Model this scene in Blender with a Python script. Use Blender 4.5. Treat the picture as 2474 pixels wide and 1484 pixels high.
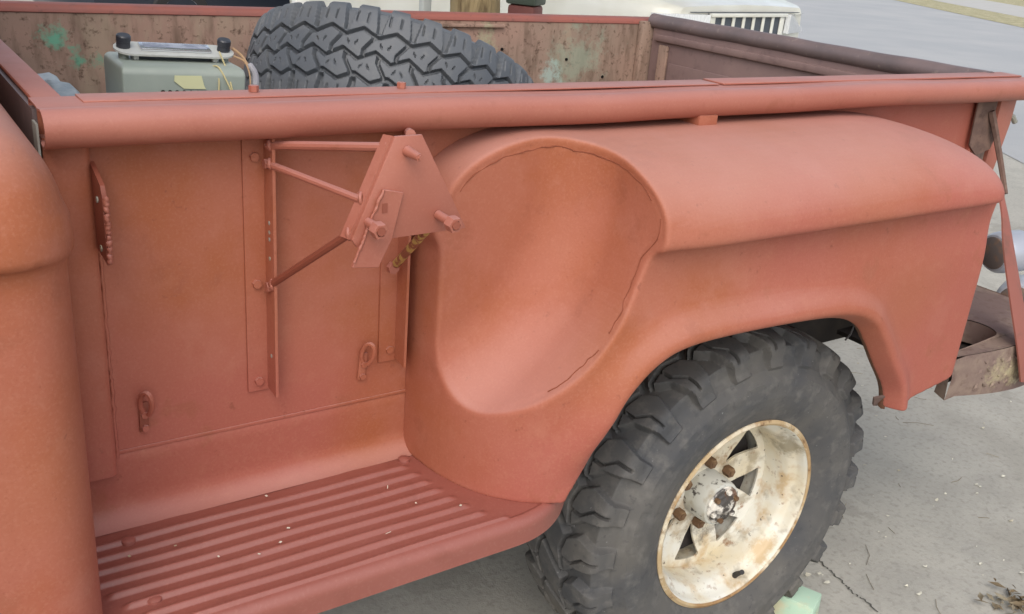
import bpy, bmesh, math, random
import numpy as np
from mathutils import Matrix, Vector

random.seed(7)
rng = np.random.default_rng(11)
scene = bpy.context.scene
for o in list(bpy.data.objects):
    bpy.data.objects.remove(o)

# ------------------------------------------------------------------ camera
Rm = np.array([[0.83067453, -0.14504464, 0.53753315],
               [-0.55129826, -0.34916327, 0.75773032],
               [0.07778212, -0.92576836, -0.37000389]])
_u, _s, _v = np.linalg.svd(Rm)
Rm = _u @ _v
CAM = np.array([-0.16573, -1.19702, 1.385])
cd = bpy.data.cameras.new('camera')
cam = bpy.data.objects.new('camera', cd)
scene.collection.objects.link(cam)
mw = Matrix.Identity(4)
for i in range(3):
    mw[i][0] = Rm[i, 0]
    mw[i][1] = -Rm[i, 1]
    mw[i][2] = -Rm[i, 2]
    mw[i][3] = CAM[i]
cam.matrix_world = mw
cd.sensor_fit = 'HORIZONTAL'
cd.sensor_width = 36.0
cd.lens = 2297.3 / 2473.0 * 36.0
cd.clip_start = 0.02
cd.clip_end = 2000
scene.camera = cam

# ------------------------------------------------------------------ light
SUN_EL, SUN_AZ = 47.0, 217.0        # azimuth measured from +y towards +x
world = bpy.data.worlds.new('World')
scene.world = world
world.use_nodes = True
wn = world.node_tree
wn.nodes.clear()
bg = wn.nodes.new('ShaderNodeBackground')
sky = wn.nodes.new('ShaderNodeTexSky')
sky.sky_type = 'NISHITA'
sky.sun_disc = False
sky.sun_elevation = math.radians(SUN_EL)
sky.sun_rotation = math.radians(SUN_AZ)
sky.air_density = 1.0
sky.dust_density = 3.0
sky.ozone_density = 0.6
bg.inputs['Strength'].default_value = 0.15
wo = wn.nodes.new('ShaderNodeOutputWorld')
hsv = wn.nodes.new('ShaderNodeHueSaturation')
hsv.inputs['Saturation'].default_value = 0.55      # thin high haze pales the whole sky
wn.links.new(sky.outputs[0], hsv.inputs['Color'])
wn.links.new(hsv.outputs[0], bg.inputs[0])
wn.links.new(bg.outputs[0], wo.inputs[0])
sd = bpy.data.lights.new('sun', 'SUN')
sd.energy = 0.65
sd.angle = math.radians(80)
sd.color = (1.0, 0.95, 0.87)
sun = bpy.data.objects.new('sun', sd)
scene.collection.objects.link(sun)
_sd = Vector((math.sin(math.radians(SUN_AZ)) * math.cos(math.radians(SUN_EL)),
              math.cos(math.radians(SUN_AZ)) * math.cos(math.radians(SUN_EL)),
              math.sin(math.radians(SUN_EL))))
sun.rotation_euler = _sd.to_track_quat('Z', 'Y').to_euler()
sun.location = (4, -3, 6)
scene.view_settings.view_transform = 'Standard'
scene.view_settings.look = 'None'
scene.view_settings.exposure = 0.62
scene.view_settings.gamma = 1.0
scene.view_settings.use_curve_mapping = False

# ------------------------------------------------------------------ helpers
COL = scene.collection
Wm = {}


def register(o, parent=None):
    COL.objects.link(o)
    Wm[o] = o.matrix_basis.copy()
    if parent is not None:
        o.parent = parent
        o.matrix_parent_inverse = Wm[parent].inverted()
    return o


def tag(o, label=None, cat=None, group=None, kind=None):
    if label:
        o['label'] = label
    if cat:
        o['category'] = cat
    if group:
        o['group'] = group
    if kind:
        o['kind'] = kind
    return o


def empty(name, loc, rz=0, label=None, cat=None, group=None, rot=None):
    o = bpy.data.objects.new(name, None)
    o.empty_display_size = 0.1
    o.matrix_basis = Matrix.Translation(loc) @ (rot if rot is not None else Matrix.Rotation(rz, 4, 'Z'))
    register(o)
    return tag(o, label, cat, group)


def finish(me, m, ang):
    if m is not None:
        me.materials.append(m)
    if ang is None:
        return
    me.polygons.foreach_set('use_smooth', [True] * len(me.polygons))
    if ang < 180:
        me.set_sharp_from_angle(angle=math.radians(ang))


def mesh(name, v, f, m=None, ang=35):
    me = bpy.data.meshes.new(name)
    me.from_pydata([tuple(p) for p in v], [], [tuple(q) for q in f])
    me.validate()
    bm = bmesh.new()
    bm.from_mesh(me)
    bmesh.ops.recalc_face_normals(bm, faces=bm.faces)
    bm.to_mesh(me)
    bm.free()
    finish(me, m, ang)
    return me


def put(name, me, parent=None, mtx=None):
    o = bpy.data.objects.new(name, me)
    if mtx is not None:
        o.matrix_basis = mtx
    return register(o, parent)


def obj(name, v, f, m, parent=None, ang=35, mtx=None):
    return put(name, mesh(name, v, f, m, ang), parent, mtx)


class MB:
    """collects shapes for one mesh"""
    def __init__(s):
        s.v = []
        s.f = []

    def add(s, v, f):
        n = len(s.v)
        s.v += [tuple(p) for p in v]
        s.f += [tuple(i + n for i in q) for q in f]
        return s

    def box(s, lo, hi, T=None):
        x0, y0, z0 = lo
        x1, y1, z1 = hi
        v = [(x0, y0, z0), (x1, y0, z0), (x1, y1, z0), (x0, y1, z0), (x0, y0, z1), (x1, y0, z1), (x1, y1, z1), (x0, y1, z1)]
        if T is not None:
            v = [tuple(T @ Vector(p)) for p in v]
        return s.add(v, [(0, 3, 2, 1), (4, 5, 6, 7), (0, 1, 5, 4), (1, 2, 6, 5), (2, 3, 7, 6), (3, 0, 4, 7)])

    def tube(s, pts, r, n=12, cap=True):
        pts = [Vector(p) for p in pts]
        rs = r if isinstance(r, (list, tuple)) else [r] * len(pts)
        v = []
        f = []
        t0 = (pts[1] - pts[0]).normalized()
        a = t0.orthogonal().normalized()
        for i, p in enumerate(pts):
            t = (pts[min(i + 1, len(pts) - 1)] - pts[max(i - 1, 0)]).normalized()
            a = (a - t * a.dot(t)).normalized()
            b = t.cross(a)
            for k in range(n):
                an = 2 * math.pi * k / n
                v.append(p + (a * math.cos(an) + b * math.sin(an)) * rs[i])
        for i in range(len(pts) - 1):
            for k in range(n):
                f.append((i * n + k, i * n + (k + 1) % n, (i + 1) * n + (k + 1) % n, (i + 1) * n + k))
        if cap:
            f.append(tuple(range(n))[::-1])
            f.append(tuple(range((len(pts) - 1) * n, len(pts) * n)))
        return s.add(v, f)

    def lathe(s, prof, n=32, axis=(0, 0, 0), close=False):
        """profile (r, y): revolved about the y axis through axis"""
        v = []
        f = []
        m = len(prof)
        for k in range(n):
            an = 2 * math.pi * k / n
            for (r, y) in prof:
                v.append((axis[0] + r * math.cos(an), axis[1] + y, axis[2] + r * math.sin(an)))
        for k in range(n):
            for i in range(m - 1):
                f.append((k * m + i, k * m + i + 1, ((k + 1) % n) * m + i + 1, ((k + 1) % n) * m + i))
        return s.add(v, f)

    def prism(s, poly, y0, y1, swap=None):
        """polygon in (x, z) between y0 and y1"""
        n = len(poly)
        v = [(p[0], y0, p[1]) for p in poly] + [(p[0], y1, p[1]) for p in poly]
        f = [tuple(range(n)), tuple(range(2 * n - 1, n - 1, -1))]
        f += [(i, (i + 1) % n, n + (i + 1) % n, n + i) for i in range(n)]
        return s.add(v, f)

    def out(s, name, m, parent=None, ang=35, mtx=None, bevel=0, seg=2):
        me = mesh(name, s.v, s.f, None, None)
        if bevel:
            bm = bmesh.new()
            bm.from_mesh(me)
            bmesh.ops.bevel(bm, geom=[e for e in bm.edges if e.is_manifold and e.calc_face_angle(0) > 0.5], offset=bevel,
                            segments=seg, profile=0.5, affect='EDGES', clamp_overlap=True)
            bm.to_mesh(me)
            bm.free()
        finish(me, m, ang)
        return put(name, me, parent, mtx)


def grid_mesh(P, closed_u=False, closed_v=False):
    """P: (nu, nv, 3) -> verts, quads"""
    nu, nv = P.shape[:2]
    idx = np.arange(nu * nv).reshape(nu, nv)
    a = idx if not closed_u else np.vstack([idx, idx[:1]])
    if closed_v:
        a = np.hstack([a, a[:, :1]])
    q = np.stack([a[:-1, :-1], a[1:, :-1], a[1:, 1:], a[:-1, 1:]], -1).reshape(-1, 4)
    return P.reshape(-1, 3), q


def fast_mesh(name, V, Q, m, normals=None, ang=180):
    me = bpy.data.meshes.new(name)
    V = np.asarray(V, np.float32)
    Q = np.asarray(Q, np.int32)
    me.vertices.add(len(V))
    me.vertices.foreach_set('co', V.ravel())
    k = Q.shape[1]
    me.loops.add(Q.size)
    me.loops.foreach_set('vertex_index', Q.ravel())
    me.polygons.add(len(Q))
    me.polygons.foreach_set('loop_start', np.arange(0, Q.size, k, dtype=np.int32))
    me.polygons.foreach_set('loop_total', np.full(len(Q), k, np.int32))
    me.update(calc_edges=True)
    me.validate()
    finish(me, m, ang)
    if normals is not None:
        me.normals_split_custom_set_from_vertices(normals.tolist())
    return me


def smooth(a, b, x):
    t = np.clip((x - a) / (b - a), 0, 1)
    return t * t * (3 - 2 * t)


def smin(a, b, k):
    h = np.clip(0.5 + 0.5 * (b - a) / k, 0, 1)
    return b * (1 - h) + a * h - k * h * (1 - h)


def smax(a, b, k):
    return -smin(-a, -b, k)


def unit(F, h):
    g = np.gradient(F, h)
    return F / np.maximum(np.sqrt(g[0] ** 2 + g[1] ** 2 + g[2] ** 2), 0.35)


def surface_nets(F, org, h):
    nx, ny, nz = F.shape
    ins = F < 0
    cnt = np.zeros((nx - 1, ny - 1, nz - 1), np.int8)
    for dx in (0, 1):
        for dy in (0, 1):
            for dz in (0, 1):
                cnt += ins[dx:nx - 1 + dx, dy:ny - 1 + dy, dz:nz - 1 + dz]
    act = (cnt > 0) & (cnt < 8)
    ci = np.argwhere(act)
    idx = -np.ones(act.shape, np.int64)
    idx[act] = np.arange(len(ci))
    acc = np.zeros((len(ci), 3))
    num = np.zeros(len(ci))
    cs = [(a, b, c) for a in (0, 1) for b in (0, 1) for c in (0, 1)]
    val = {c: F[ci[:, 0] + c[0], ci[:, 1] + c[1], ci[:, 2] + c[2]] for c in cs}
    for c in cs:
        for ax in range(3):
            if c[ax] == 0:
                d = list(c)
                d[ax] = 1
                d = tuple(d)
                a, b = val[c], val[d]
                m = (a < 0) != (b < 0)
                t = a[m] / (a[m] - b[m])
                p = np.tile(np.array(c, float), (m.sum(), 1))
                p[:, ax] += t
                acc[m] += p
                num[m] += 1
    loc = acc / num[:, None]
    V = (ci + loc)
    quads = []
    for ax in range(3):
        o1, o2 = (ax + 1) % 3, (ax + 2) % 3
        sl0 = [slice(None)] * 3
        sl1 = [slice(None)] * 3
        sl0[ax] = slice(0, -1)
        sl1[ax] = slice(1, None)
        ch = ins[tuple(sl0)] != ins[tuple(sl1)]
        e = np.argwhere(ch)
        e = e[(e[:, o1] > 0) & (e[:, o2] > 0) & (e[:, o1] < F.shape[o1] - 1) & (e[:, o2] < F.shape[o2] - 1)]
        flip = ins[e[:, 0], e[:, 1], e[:, 2]]
        c = []
        for (a, b) in ((-1, -1), (0, -1), (0, 0), (-1, 0)):
            q = e.copy()
            q[:, o1] += a
            q[:, o2] += b
            c.append(idx[q[:, 0], q[:, 1], q[:, 2]])
        q = np.stack(c, -1)
        q[~flip] = q[~flip][:, ::-1]
        quads.append(q)
    Q = np.vstack(quads)
    Q = Q[(Q >= 0).all(1)]
    g = np.gradient(F, h)
    i0 = np.minimum(V.astype(int), np.array(F.shape) - 2)
    fr = V - i0
    N = np.zeros((len(V), 3))
    for a in (0, 1):
        for b in (0, 1):
            for c in (0, 1):
                w = (fr[:, 0] if a else 1 - fr[:, 0]) * (fr[:, 1] if b else 1 - fr[:, 1]) * (fr[:, 2] if c else 1 - fr[:, 2])
                for k in range(3):
                    N[:, k] += w * g[k][i0[:, 0] + a, i0[:, 1] + b, i0[:, 2] + c]
    N /= np.maximum(np.linalg.norm(N, axis=1), 1e-9)[:, None]
    return V * h + np.array(org), Q, N


def poly_sdf(poly, X, Z):
    P = np.array(poly, float)
    n = len(P)
    d = np.full(X.shape, 1e9)
    s = np.zeros(X.shape, bool)
    for i in range(n):
        a, b = P[i], P[(i + 1) % n]
        e = b - a
        wx, wz = X - a[0], Z - a[1]
        t = np.clip((wx * e[0] + wz * e[1]) / (e @ e), 0, 1)
        d = np.minimum(d, (wx - e[0] * t) ** 2 + (wz - e[1] * t) ** 2)
        c1 = (a[1] > Z) != (b[1] > Z)
        with np.errstate(divide='ignore', invalid='ignore'):
            xi = a[0] + (Z - a[1]) * e[0] / (e[1] if abs(e[1]) > 1e-12 else 1e-12)
        s ^= c1 & (X < xi)
    return np.where(s, -1, 1) * np.sqrt(d)


def catmull(pts, n):
    P = np.array(pts, float)
    P = np.vstack([2 * P[0] - P[1], P, 2 * P[-1] - P[-2]])
    out = []
    for i in range(1, len(P) - 2):
        for t in np.linspace(0, 1, n, endpoint=False):
            a, b, c, d = P[i - 1:i + 3]
            out.append(0.5 * (2 * b + (c - a) * t + (2 * a - 5 * b + 4 * c - d) * t * t + (3 * b - a - 3 * c + d) * t ** 3))
    out.append(P[-2])
    return np.array(out)


# ------------------------------------------------------------------ materials
def mat(name, col, rough=0.5, spec=0.5, metal=0.0, layers=(), bumps=(), rough_var=0.0, coat=0.0, patches=(), sky_sheen=None):
    """layers: (scale, detail, lo, hi, colour, amount[, stretch xyz])"""
    m = bpy.data.materials.new(name)
    m.use_nodes = True
    t = m.node_tree
    t.nodes.clear()
    N = t.nodes.new
    L = t.links.new
    b = N('ShaderNodeBsdfPrincipled')
    o = N('ShaderNodeOutputMaterial')
    L(b.outputs[0], o.inputs[0])
    b.inputs['Roughness'].default_value = rough
    b.inputs['Metallic'].default_value = metal
    b.inputs['Specular IOR Level'].default_value = spec
    if coat:
        b.inputs['Coat Weight'].default_value = coat
        b.inputs['Coat Roughness'].default_value = 0.08
    tc = N('ShaderNodeTexCoord')

    def noise(scale, detail, st=None, rough_=0.6):
        n = N('ShaderNodeTexNoise')
        n.inputs['Scale'].default_value = scale
        n.inputs['Detail'].default_value = detail
        n.inputs['Roughness'].default_value = rough_
        if st:
            mp = N('ShaderNodeMapping')
            mp.inputs['Scale'].default_value = st
            mp.inputs['Location'].default_value = (scale * 1.7, detail * 0.37, 3.1)
            L(tc.outputs['Object'], mp.inputs[0])
            L(mp.outputs[0], n.inputs['Vector'])
        else:
            mp = N('ShaderNodeMapping')
            mp.inputs['Location'].default_value = (scale * 0.83, 1.3 + detail, scale * 0.21)
            L(tc.outputs['Object'], mp.inputs[0])
            L(mp.outputs[0], n.inputs['Vector'])
        return n
    cur = N('ShaderNodeRGB')
    cur.outputs[0].default_value = (*col, 1)
    cur = cur.outputs[0]
    for ly in layers:
        sc, de, lo, hi, c, am = ly[:6]
        n = noise(sc, de, ly[6] if len(ly) > 6 else None)
        mr = N('ShaderNodeMapRange')
        mr.inputs['From Min'].default_value = lo
        mr.inputs['From Max'].default_value = hi
        mr.inputs['To Max'].default_value = am
        mr.clamp = True
        L(n.outputs[0], mr.inputs[0])
        mx = N('ShaderNodeMix')
        mx.data_type = 'RGBA'
        L(mr.outputs[0], mx.inputs[0])
        L(cur, mx.inputs[6])
        mx.inputs[7].default_value = (*c, 1)
        cur = mx.outputs[2]
    if sky_sheen:                                # pale sky sheen painted into the colour of faces that look up
        ge = N('ShaderNodeNewGeometry')
        sp = N('ShaderNodeSeparateXYZ')
        L(ge.outputs['Normal'], sp.inputs[0])
        n = noise(3.5, 5)
        ad = N('ShaderNodeMath')
        ad.operation = 'MULTIPLY_ADD'
        L(n.outputs[0], ad.inputs[0])
        ad.inputs[1].default_value = 0.5
        L(sp.outputs['Z'], ad.inputs[2])
        mr = N('ShaderNodeMapRange')
        mr.inputs['From Min'].default_value = 0.62
        mr.inputs['From Max'].default_value = 1.25
        mr.inputs['To Max'].default_value = sky_sheen[1]
        mr.clamp = True
        L(ad.outputs[0], mr.inputs[0])
        mx = N('ShaderNodeMix')
        mx.data_type = 'RGBA'
        L(mr.outputs[0], mx.inputs[0])
        L(cur, mx.inputs[6])
        mx.inputs[7].default_value = (*sky_sheen[0], 1)
        cur = mx.outputs[2]
    for (pc, pr_, c, am) in patches:        # local remains of old paint, ragged by noise
        mp = N('ShaderNodeVectorMath')
        mp.operation = 'SUBTRACT'
        mp.inputs[1].default_value = pc
        L(tc.outputs['Object'], mp.inputs[0])
        dv_ = N('ShaderNodeVectorMath')
        dv_.operation = 'DIVIDE'
        dv_.inputs[1].default_value = pr_
        L(mp.outputs[0], dv_.inputs[0])
        ln_ = N('ShaderNodeVectorMath')
        ln_.operation = 'LENGTH'
        L(dv_.outputs[0], ln_.inputs[0])
        n = noise(17, 8, None, 0.75)
        ad = N('ShaderNodeMath')
        ad.operation = 'MULTIPLY_ADD'
        L(n.outputs[0], ad.inputs[0])
        ad.inputs[1].default_value = 4.2
        L(ln_.outputs['Value'], ad.inputs[2])
        mr = N('ShaderNodeMapRange')
        mr.inputs['From Min'].default_value = 2.85
        mr.inputs['From Max'].default_value = 2.25
        mr.inputs['To Max'].default_value = am
        mr.clamp = True
        L(ad.outputs[0], mr.inputs[0])
        mx = N('ShaderNodeMix')
        mx.data_type = 'RGBA'
        L(mr.outputs[0], mx.inputs[0])
        L(cur, mx.inputs[6])
        mx.inputs[7].default_value = (*c, 1)
        cur = mx.outputs[2]
    L(cur, b.inputs['Base Color'])
    if rough_var:
        n = noise(9, 4)
        mr = N('ShaderNodeMapRange')
        mr.inputs['From Min'].default_value = 0.3
        mr.inputs['From Max'].default_value = 0.7
        mr.inputs['To Min'].default_value = rough - rough_var
        mr.inputs['To Max'].default_value = min(1, rough + rough_var)
        L(n.outputs[0], mr.inputs[0])
        L(mr.outputs[0], b.inputs['Roughness'])
    prev = None
    for bp in bumps:
        sc, de, st, dist = bp[:4]
        n = noise(sc, de, bp[4] if len(bp) > 4 else None)
        bu = N('ShaderNodeBump')
        bu.inputs['Strength'].default_value = st
        bu.inputs['Distance'].default_value = dist
        L(n.outputs[0], bu.inputs['Height'])
        if prev is not None:
            L(prev, bu.inputs['Normal'])
        prev = bu.outputs[0]
    if prev is not None:
        L(prev, b.inputs['Normal'])
    return m


BRACKET = mat('dark_rusty_bracket', (0.125, 0.078, 0.062), 0.8, 0.3, layers=[(25, 5, 0.48, 0.66, (0.20, 0.125, 0.095), 0.8), (60, 5, 0.55, 0.7, (0.07, 0.04, 0.03), 0.7)], bumps=[(60, 4, 0.4, 0.002)])
BRACE = mat('dull_red_brace_paint', (0.265, 0.090, 0.066), 0.6, 0.4, layers=[(18, 5, 0.5, 0.66, (0.17, 0.075, 0.055), 0.7)], bumps=[(60, 4, 0.25, 0.001)])
FARRAIL = mat('dull_red_far_rail', (0.285, 0.092, 0.068), 0.6, 0.4, layers=[(6, 5, 0.45, 0.62, (0.22, 0.085, 0.07), 0.7), (50, 4, 0.6, 0.7, (0.14, 0.06, 0.045), 0.6)])
SEAM = mat('cracked_filler_line', (0.235, 0.070, 0.038), 0.8, 0.2)
PRIMER = mat('red_primer', (0.338, 0.108, 0.055), 0.66, 0.38, layers=[
    (2.0, 3, 0.38, 0.66, (0.375, 0.126, 0.080), 0.9),
    (4.5, 4, 0.50, 0.66, (0.318, 0.093, 0.036), 0.85),
    (1.2, 2, 0.50, 0.62, (0.350, 0.096, 0.072), 0.75),
    (26, 6, 0.54, 0.74, (0.405, 0.158, 0.098), 0.30),
    (11, 6, 0.60, 0.65, (0.285, 0.090, 0.048), 0.45),
    (55, 5, 0.66, 0.72, (0.20, 0.060, 0.034), 0.55),
    (8, 7, 0.60, 0.66, (0.40, 0.155, 0.105), 0.22),
    (260, 3, 0.50, 0.74, (0.46, 0.20, 0.130), 0.25),
    (300, 3, 0.56, 0.76, (0.22, 0.060, 0.030), 0.32)],
    bumps=[(6, 3, 0.35, 0.007), (30, 4, 0.22, 0.0022), (380, 2, 0.18, 0.0008)], rough_var=0.08, sky_sheen=((0.56, 0.33, 0.29), 0.42))  # last argument paints the crown's sky-lit paleness onto upward faces
PRIMER2 = mat('red_primer_satin', (0.325, 0.104, 0.068), 0.54, 0.55, layers=[
    (4.0, 3, 0.4, 0.68, (0.385, 0.138, 0.092), 0.8), (60, 4, 0.60, 0.8, (0.26, 0.072, 0.036), 0.5),
    (20, 6, 0.60, 0.66, (0.27, 0.085, 0.045), 0.45), (260, 3, 0.52, 0.74, (0.44, 0.19, 0.13), 0.25)],
    bumps=[(14, 3, 0.25, 0.003), (160, 3, 0.2, 0.0008)], rough_var=0.08, sky_sheen=((0.50, 0.29, 0.28), 0.32))
STEP_SHADED = mat('shade_darkened_step_primer', (0.262, 0.078, 0.056), 0.50, 0.75, layers=[  # same primer, darkened: the cab's shade on the step is put into the colour
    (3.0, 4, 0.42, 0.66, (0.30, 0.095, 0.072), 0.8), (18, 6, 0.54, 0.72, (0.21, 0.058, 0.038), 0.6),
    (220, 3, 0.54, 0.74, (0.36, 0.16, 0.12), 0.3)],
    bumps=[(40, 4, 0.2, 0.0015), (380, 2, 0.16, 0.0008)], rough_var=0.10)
BORE = mat('dark_primer_bore', (0.085, 0.026, 0.018), 0.7, 0.3)
PRIMER_DARK = mat('brown_red_primer', (0.22, 0.060, 0.035), 0.55, 0.45, layers=[
    (8, 4, 0.45, 0.7, (0.30, 0.09, 0.055), 0.7), (90, 4, 0.6, 0.8, (0.14, 0.04, 0.022), 0.5)],
    bumps=[(130, 3, 0.2, 0.001)])
INNER = mat('rusty_bed_inside', (0.240, 0.175, 0.135), 0.78, 0.3, layers=[
    (3.2, 5, 0.40, 0.62, (0.315, 0.228, 0.170), 0.85),
    (1.7, 4, 0.46, 0.62, (0.35, 0.222, 0.170), 0.9),
    (30, 6, 0.48, 0.70, (0.135, 0.088, 0.062), 0.8, (1.0, 1.0, 0.25)),
    (6, 6, 0.52, 0.60, (0.36, 0.28, 0.20), 0.6, (1, 1, 0.35)),
    (75, 4, 0.56, 0.70, (0.10, 0.060, 0.042), 0.85),
    (110, 3, 0.66, 0.76, (0.46, 0.40, 0.32), 0.6)],
    patches=[((1.72, 1.2, 1.02), (0.16, 0.3, 0.13), (0.29, 0.36, 0.27), 0.55), ((1.60, 1.2, 0.97), (0.05, 0.3, 0.06), (0.36, 0.47, 0.42), 0.75),
             ((0.205, 1.2, 1.075), (0.055, 0.3, 0.045), (0.13, 0.40, 0.27), 0.85), ((0.27, 1.2, 1.02), (0.06, 0.3, 0.04), (0.11, 0.36, 0.24), 0.8),
             ((1.36, 1.2, 1.06), (0.05, 0.3, 0.08), (0.40, 0.44, 0.27), 0.6)],
    bumps=[(60, 5, 0.35, 0.002), (9, 3, 0.3, 0.006)])
GATE = mat('brown_tailgate_paint', (0.215, 0.140, 0.128), 0.6, 0.4, layers=[
    (5, 5, 0.42, 0.66, (0.265, 0.175, 0.155), 0.8), (28, 6, 0.55, 0.74, (0.14, 0.088, 0.08), 0.7),
    (80, 4, 0.66, 0.76, (0.45, 0.36, 0.30), 0.5)],
    bumps=[(50, 5, 0.3, 0.002)])
GATE_ROLL = mat('tailgate_roll_paint', (0.135, 0.105, 0.105), 0.5, 0.5, layers=[
    (6, 5, 0.4, 0.66, (0.20, 0.145, 0.14), 0.8), (60, 5, 0.6, 0.75, (0.33, 0.26, 0.22), 0.5)],
    bumps=[(70, 4, 0.25, 0.0015)])
RUST_BUMPER = mat('rusty_bumper_steel', (0.165, 0.112, 0.098), 0.75, 0.3, layers=[
    (9, 5, 0.50, 0.62, (0.25, 0.185, 0.145), 0.8), (40, 5, 0.52, 0.72, (0.11, 0.066, 0.052), 0.75)],
    patches=[((1.84, -0.268, 0.57), (0.10, 0.05, 0.05), (0.38, 0.33, 0.20), 0.8), ((1.96, -0.268, 0.575), (0.13, 0.05, 0.05), (0.42, 0.44, 0.36), 0.85)],
    bumps=[(70, 5, 0.4, 0.003)])
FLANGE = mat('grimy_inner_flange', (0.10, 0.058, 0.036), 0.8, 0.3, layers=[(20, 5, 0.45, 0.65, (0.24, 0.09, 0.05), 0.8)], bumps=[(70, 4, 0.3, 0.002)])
LAMPBACK = mat('dull_lamp_back', (0.12, 0.10, 0.092), 0.6, 0.4, layers=[(30, 4, 0.5, 0.64, (0.20, 0.12, 0.08), 0.8)])
CRACK = mat('dusty_crack', (0.10, 0.094, 0.083), 0.9, 0.1)
RUBBER = mat('dusty_tyre_rubber', (0.062, 0.064, 0.068), 0.72, 0.4, layers=[
    (5, 4, 0.40, 0.68, (0.120, 0.112, 0.100), 0.9), (2.5, 3, 0.5, 0.66, (0.135, 0.122, 0.100), 0.7), (34, 6, 0.5, 0.72, (0.17, 0.16, 0.145), 0.55), (70, 5, 0.58, 0.7, (0.045, 0.045, 0.047), 0.5),
    (150, 3, 0.70, 0.78, (0.38, 0.38, 0.36), 0.5)],
    bumps=[(190, 4, 0.25, 0.0012)])
RUBBER_SPARE = mat('grey_tyre_rubber', (0.092, 0.102, 0.115), 0.55, 0.5, layers=[
    (7, 4, 0.4, 0.7, (0.12, 0.125, 0.13), 0.7), (50, 5, 0.55, 0.78, (0.17, 0.17, 0.165), 0.5)],
    bumps=[(160, 4, 0.25, 0.0012)])
RIM = mat('white_rim_paint_with_rust', (0.68, 0.67, 0.60), 0.42, 0.5, layers=[
    (6, 4, 0.42, 0.60, (0.60, 0.50, 0.31), 0.75), (11, 6, 0.54, 0.64, (0.46, 0.30, 0.13), 0.7),
    (15, 7, 0.56, 0.66, (0.30, 0.25, 0.17), 0.75), (34, 6, 0.60, 0.70, (0.24, 0.11, 0.04), 0.85), (85, 4, 0.66, 0.71, (0.05, 0.035, 0.028), 0.95)],
    patches=[((0.155, -0.07, 0.10), (0.05, 0.06, 0.06), (0.27, 0.23, 0.15), 0.85), ((0.12, -0.085, -0.145), (0.07, 0.04, 0.05), (0.50, 0.34, 0.16), 0.75),
             ((0.0, -0.02, 0.085), (0.12, 0.06, 0.07), (0.34, 0.22, 0.11), 0.7), ((-0.06, -0.02, -0.05), (0.10, 0.06, 0.10), (0.40, 0.28, 0.15), 0.6), ((0.03, -0.02, -0.075), (0.07, 0.06, 0.09), (0.07, 0.05, 0.04), 0.8)],
    bumps=[(80, 4, 0.25, 0.001)])
RIMLIP = mat('rusty_rim_edge', (0.46, 0.34, 0.19), 0.6, 0.4, layers=[
    (7, 5, 0.44, 0.60, (0.30, 0.17, 0.07), 0.9), (12, 5, 0.52, 0.62, (0.66, 0.60, 0.46), 0.85),
    (45, 5, 0.56, 0.68, (0.17, 0.09, 0.04), 0.85)], bumps=[(90, 4, 0.35, 0.0014)])
HUBM = mat('chipped_grey_white_hub_paint', (0.52, 0.52, 0.47), 0.5, 0.5, layers=[
    (11, 4, 0.5, 0.66, (0.38, 0.36, 0.28), 0.7), (45, 5, 0.56, 0.62, (0.05, 0.04, 0.035), 0.95), (16, 5, 0.56, 0.66, (0.30, 0.22, 0.12), 0.6)],
    bumps=[(60, 4, 0.3, 0.002)])
HUBCAP = mat('greasy_hub_end', (0.74, 0.70, 0.62), 0.4, 0.5, layers=[
    (28, 5, 0.45, 0.52, (0.03, 0.024, 0.022), 0.95), (19, 4, 0.60, 0.66, (0.26, 0.12, 0.055), 0.9)],
    patches=[((0.008, -0.066, -0.032), (0.11, 0.09, 0.055), (0.018, 0.015, 0.014), 0.98), ((0.036, -0.066, 0.012), (0.04, 0.09, 0.05), (0.20, 0.09, 0.045), 0.9)],
    bumps=[(45, 4, 0.6, 0.006)])
RUSTNUT = mat('rusty_nut', (0.135, 0.075, 0.038), 0.75, 0.4, layers=[(60, 4, 0.5, 0.7, (0.32, 0.20, 0.10), 0.7)],
              bumps=[(120, 3, 0.3, 0.001)])
BLACK = mat('dark_rubber', (0.028, 0.026, 0.026), 0.6, 0.4)
SHADE = mat('dark_underbody', (0.035, 0.030, 0.028), 0.85, 0.3, layers=[(12, 4, 0.45, 0.7, (0.07, 0.055, 0.045), 0.8)])
BAREGREY = mat('bare_grey_steel', (0.30, 0.30, 0.27), 0.6, 0.5, layers=[(14, 4, 0.45, 0.7, (0.36, 0.33, 0.20), 0.8)])
YELLOWCHIP = mat('yellow_chipped_paint', (0.44, 0.29, 0.09), 0.6, 0.4, layers=[
    (55, 5, 0.44, 0.52, (0.22, 0.065, 0.038), 0.95)])
RADIO_GREEN = mat('grey_green_enamel', (0.27, 0.31, 0.27), 0.42, 0.5, layers=[
    (9, 4, 0.42, 0.7, (0.34, 0.37, 0.32), 0.8), (30, 5, 0.62, 0.78, (0.20, 0.20, 0.16), 0.6)],
    bumps=[(60, 3, 0.15, 0.001)])
RADIO_PLATE = mat('pale_grey_faceplate', (0.48, 0.49, 0.46), 0.4, 0.5, layers=[(25, 4, 0.55, 0.75, (0.34, 0.34, 0.30), 0.6)])
CHROME = mat('worn_chrome', (0.75, 0.77, 0.80), 0.22, 0.5, metal=0.9)
DIAL = mat('smoky_dial_glass', (0.22, 0.24, 0.30), 0.15, 0.6, layers=[(40, 3, 0.45, 0.6, (0.42, 0.45, 0.52), 0.7, (1, 1, 6))])
KNOB = mat('black_bakelite', (0.035, 0.037, 0.046), 0.35, 0.5)
TAPE = mat('masking_tape', (0.56, 0.56, 0.33), 0.7, 0.3)
WIRE = mat('yellowed_wire', (0.50, 0.43, 0.22), 0.5, 0.4)
WIRE2 = mat('tan_wire', (0.42, 0.27, 0.15), 0.5, 0.4)
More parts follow.
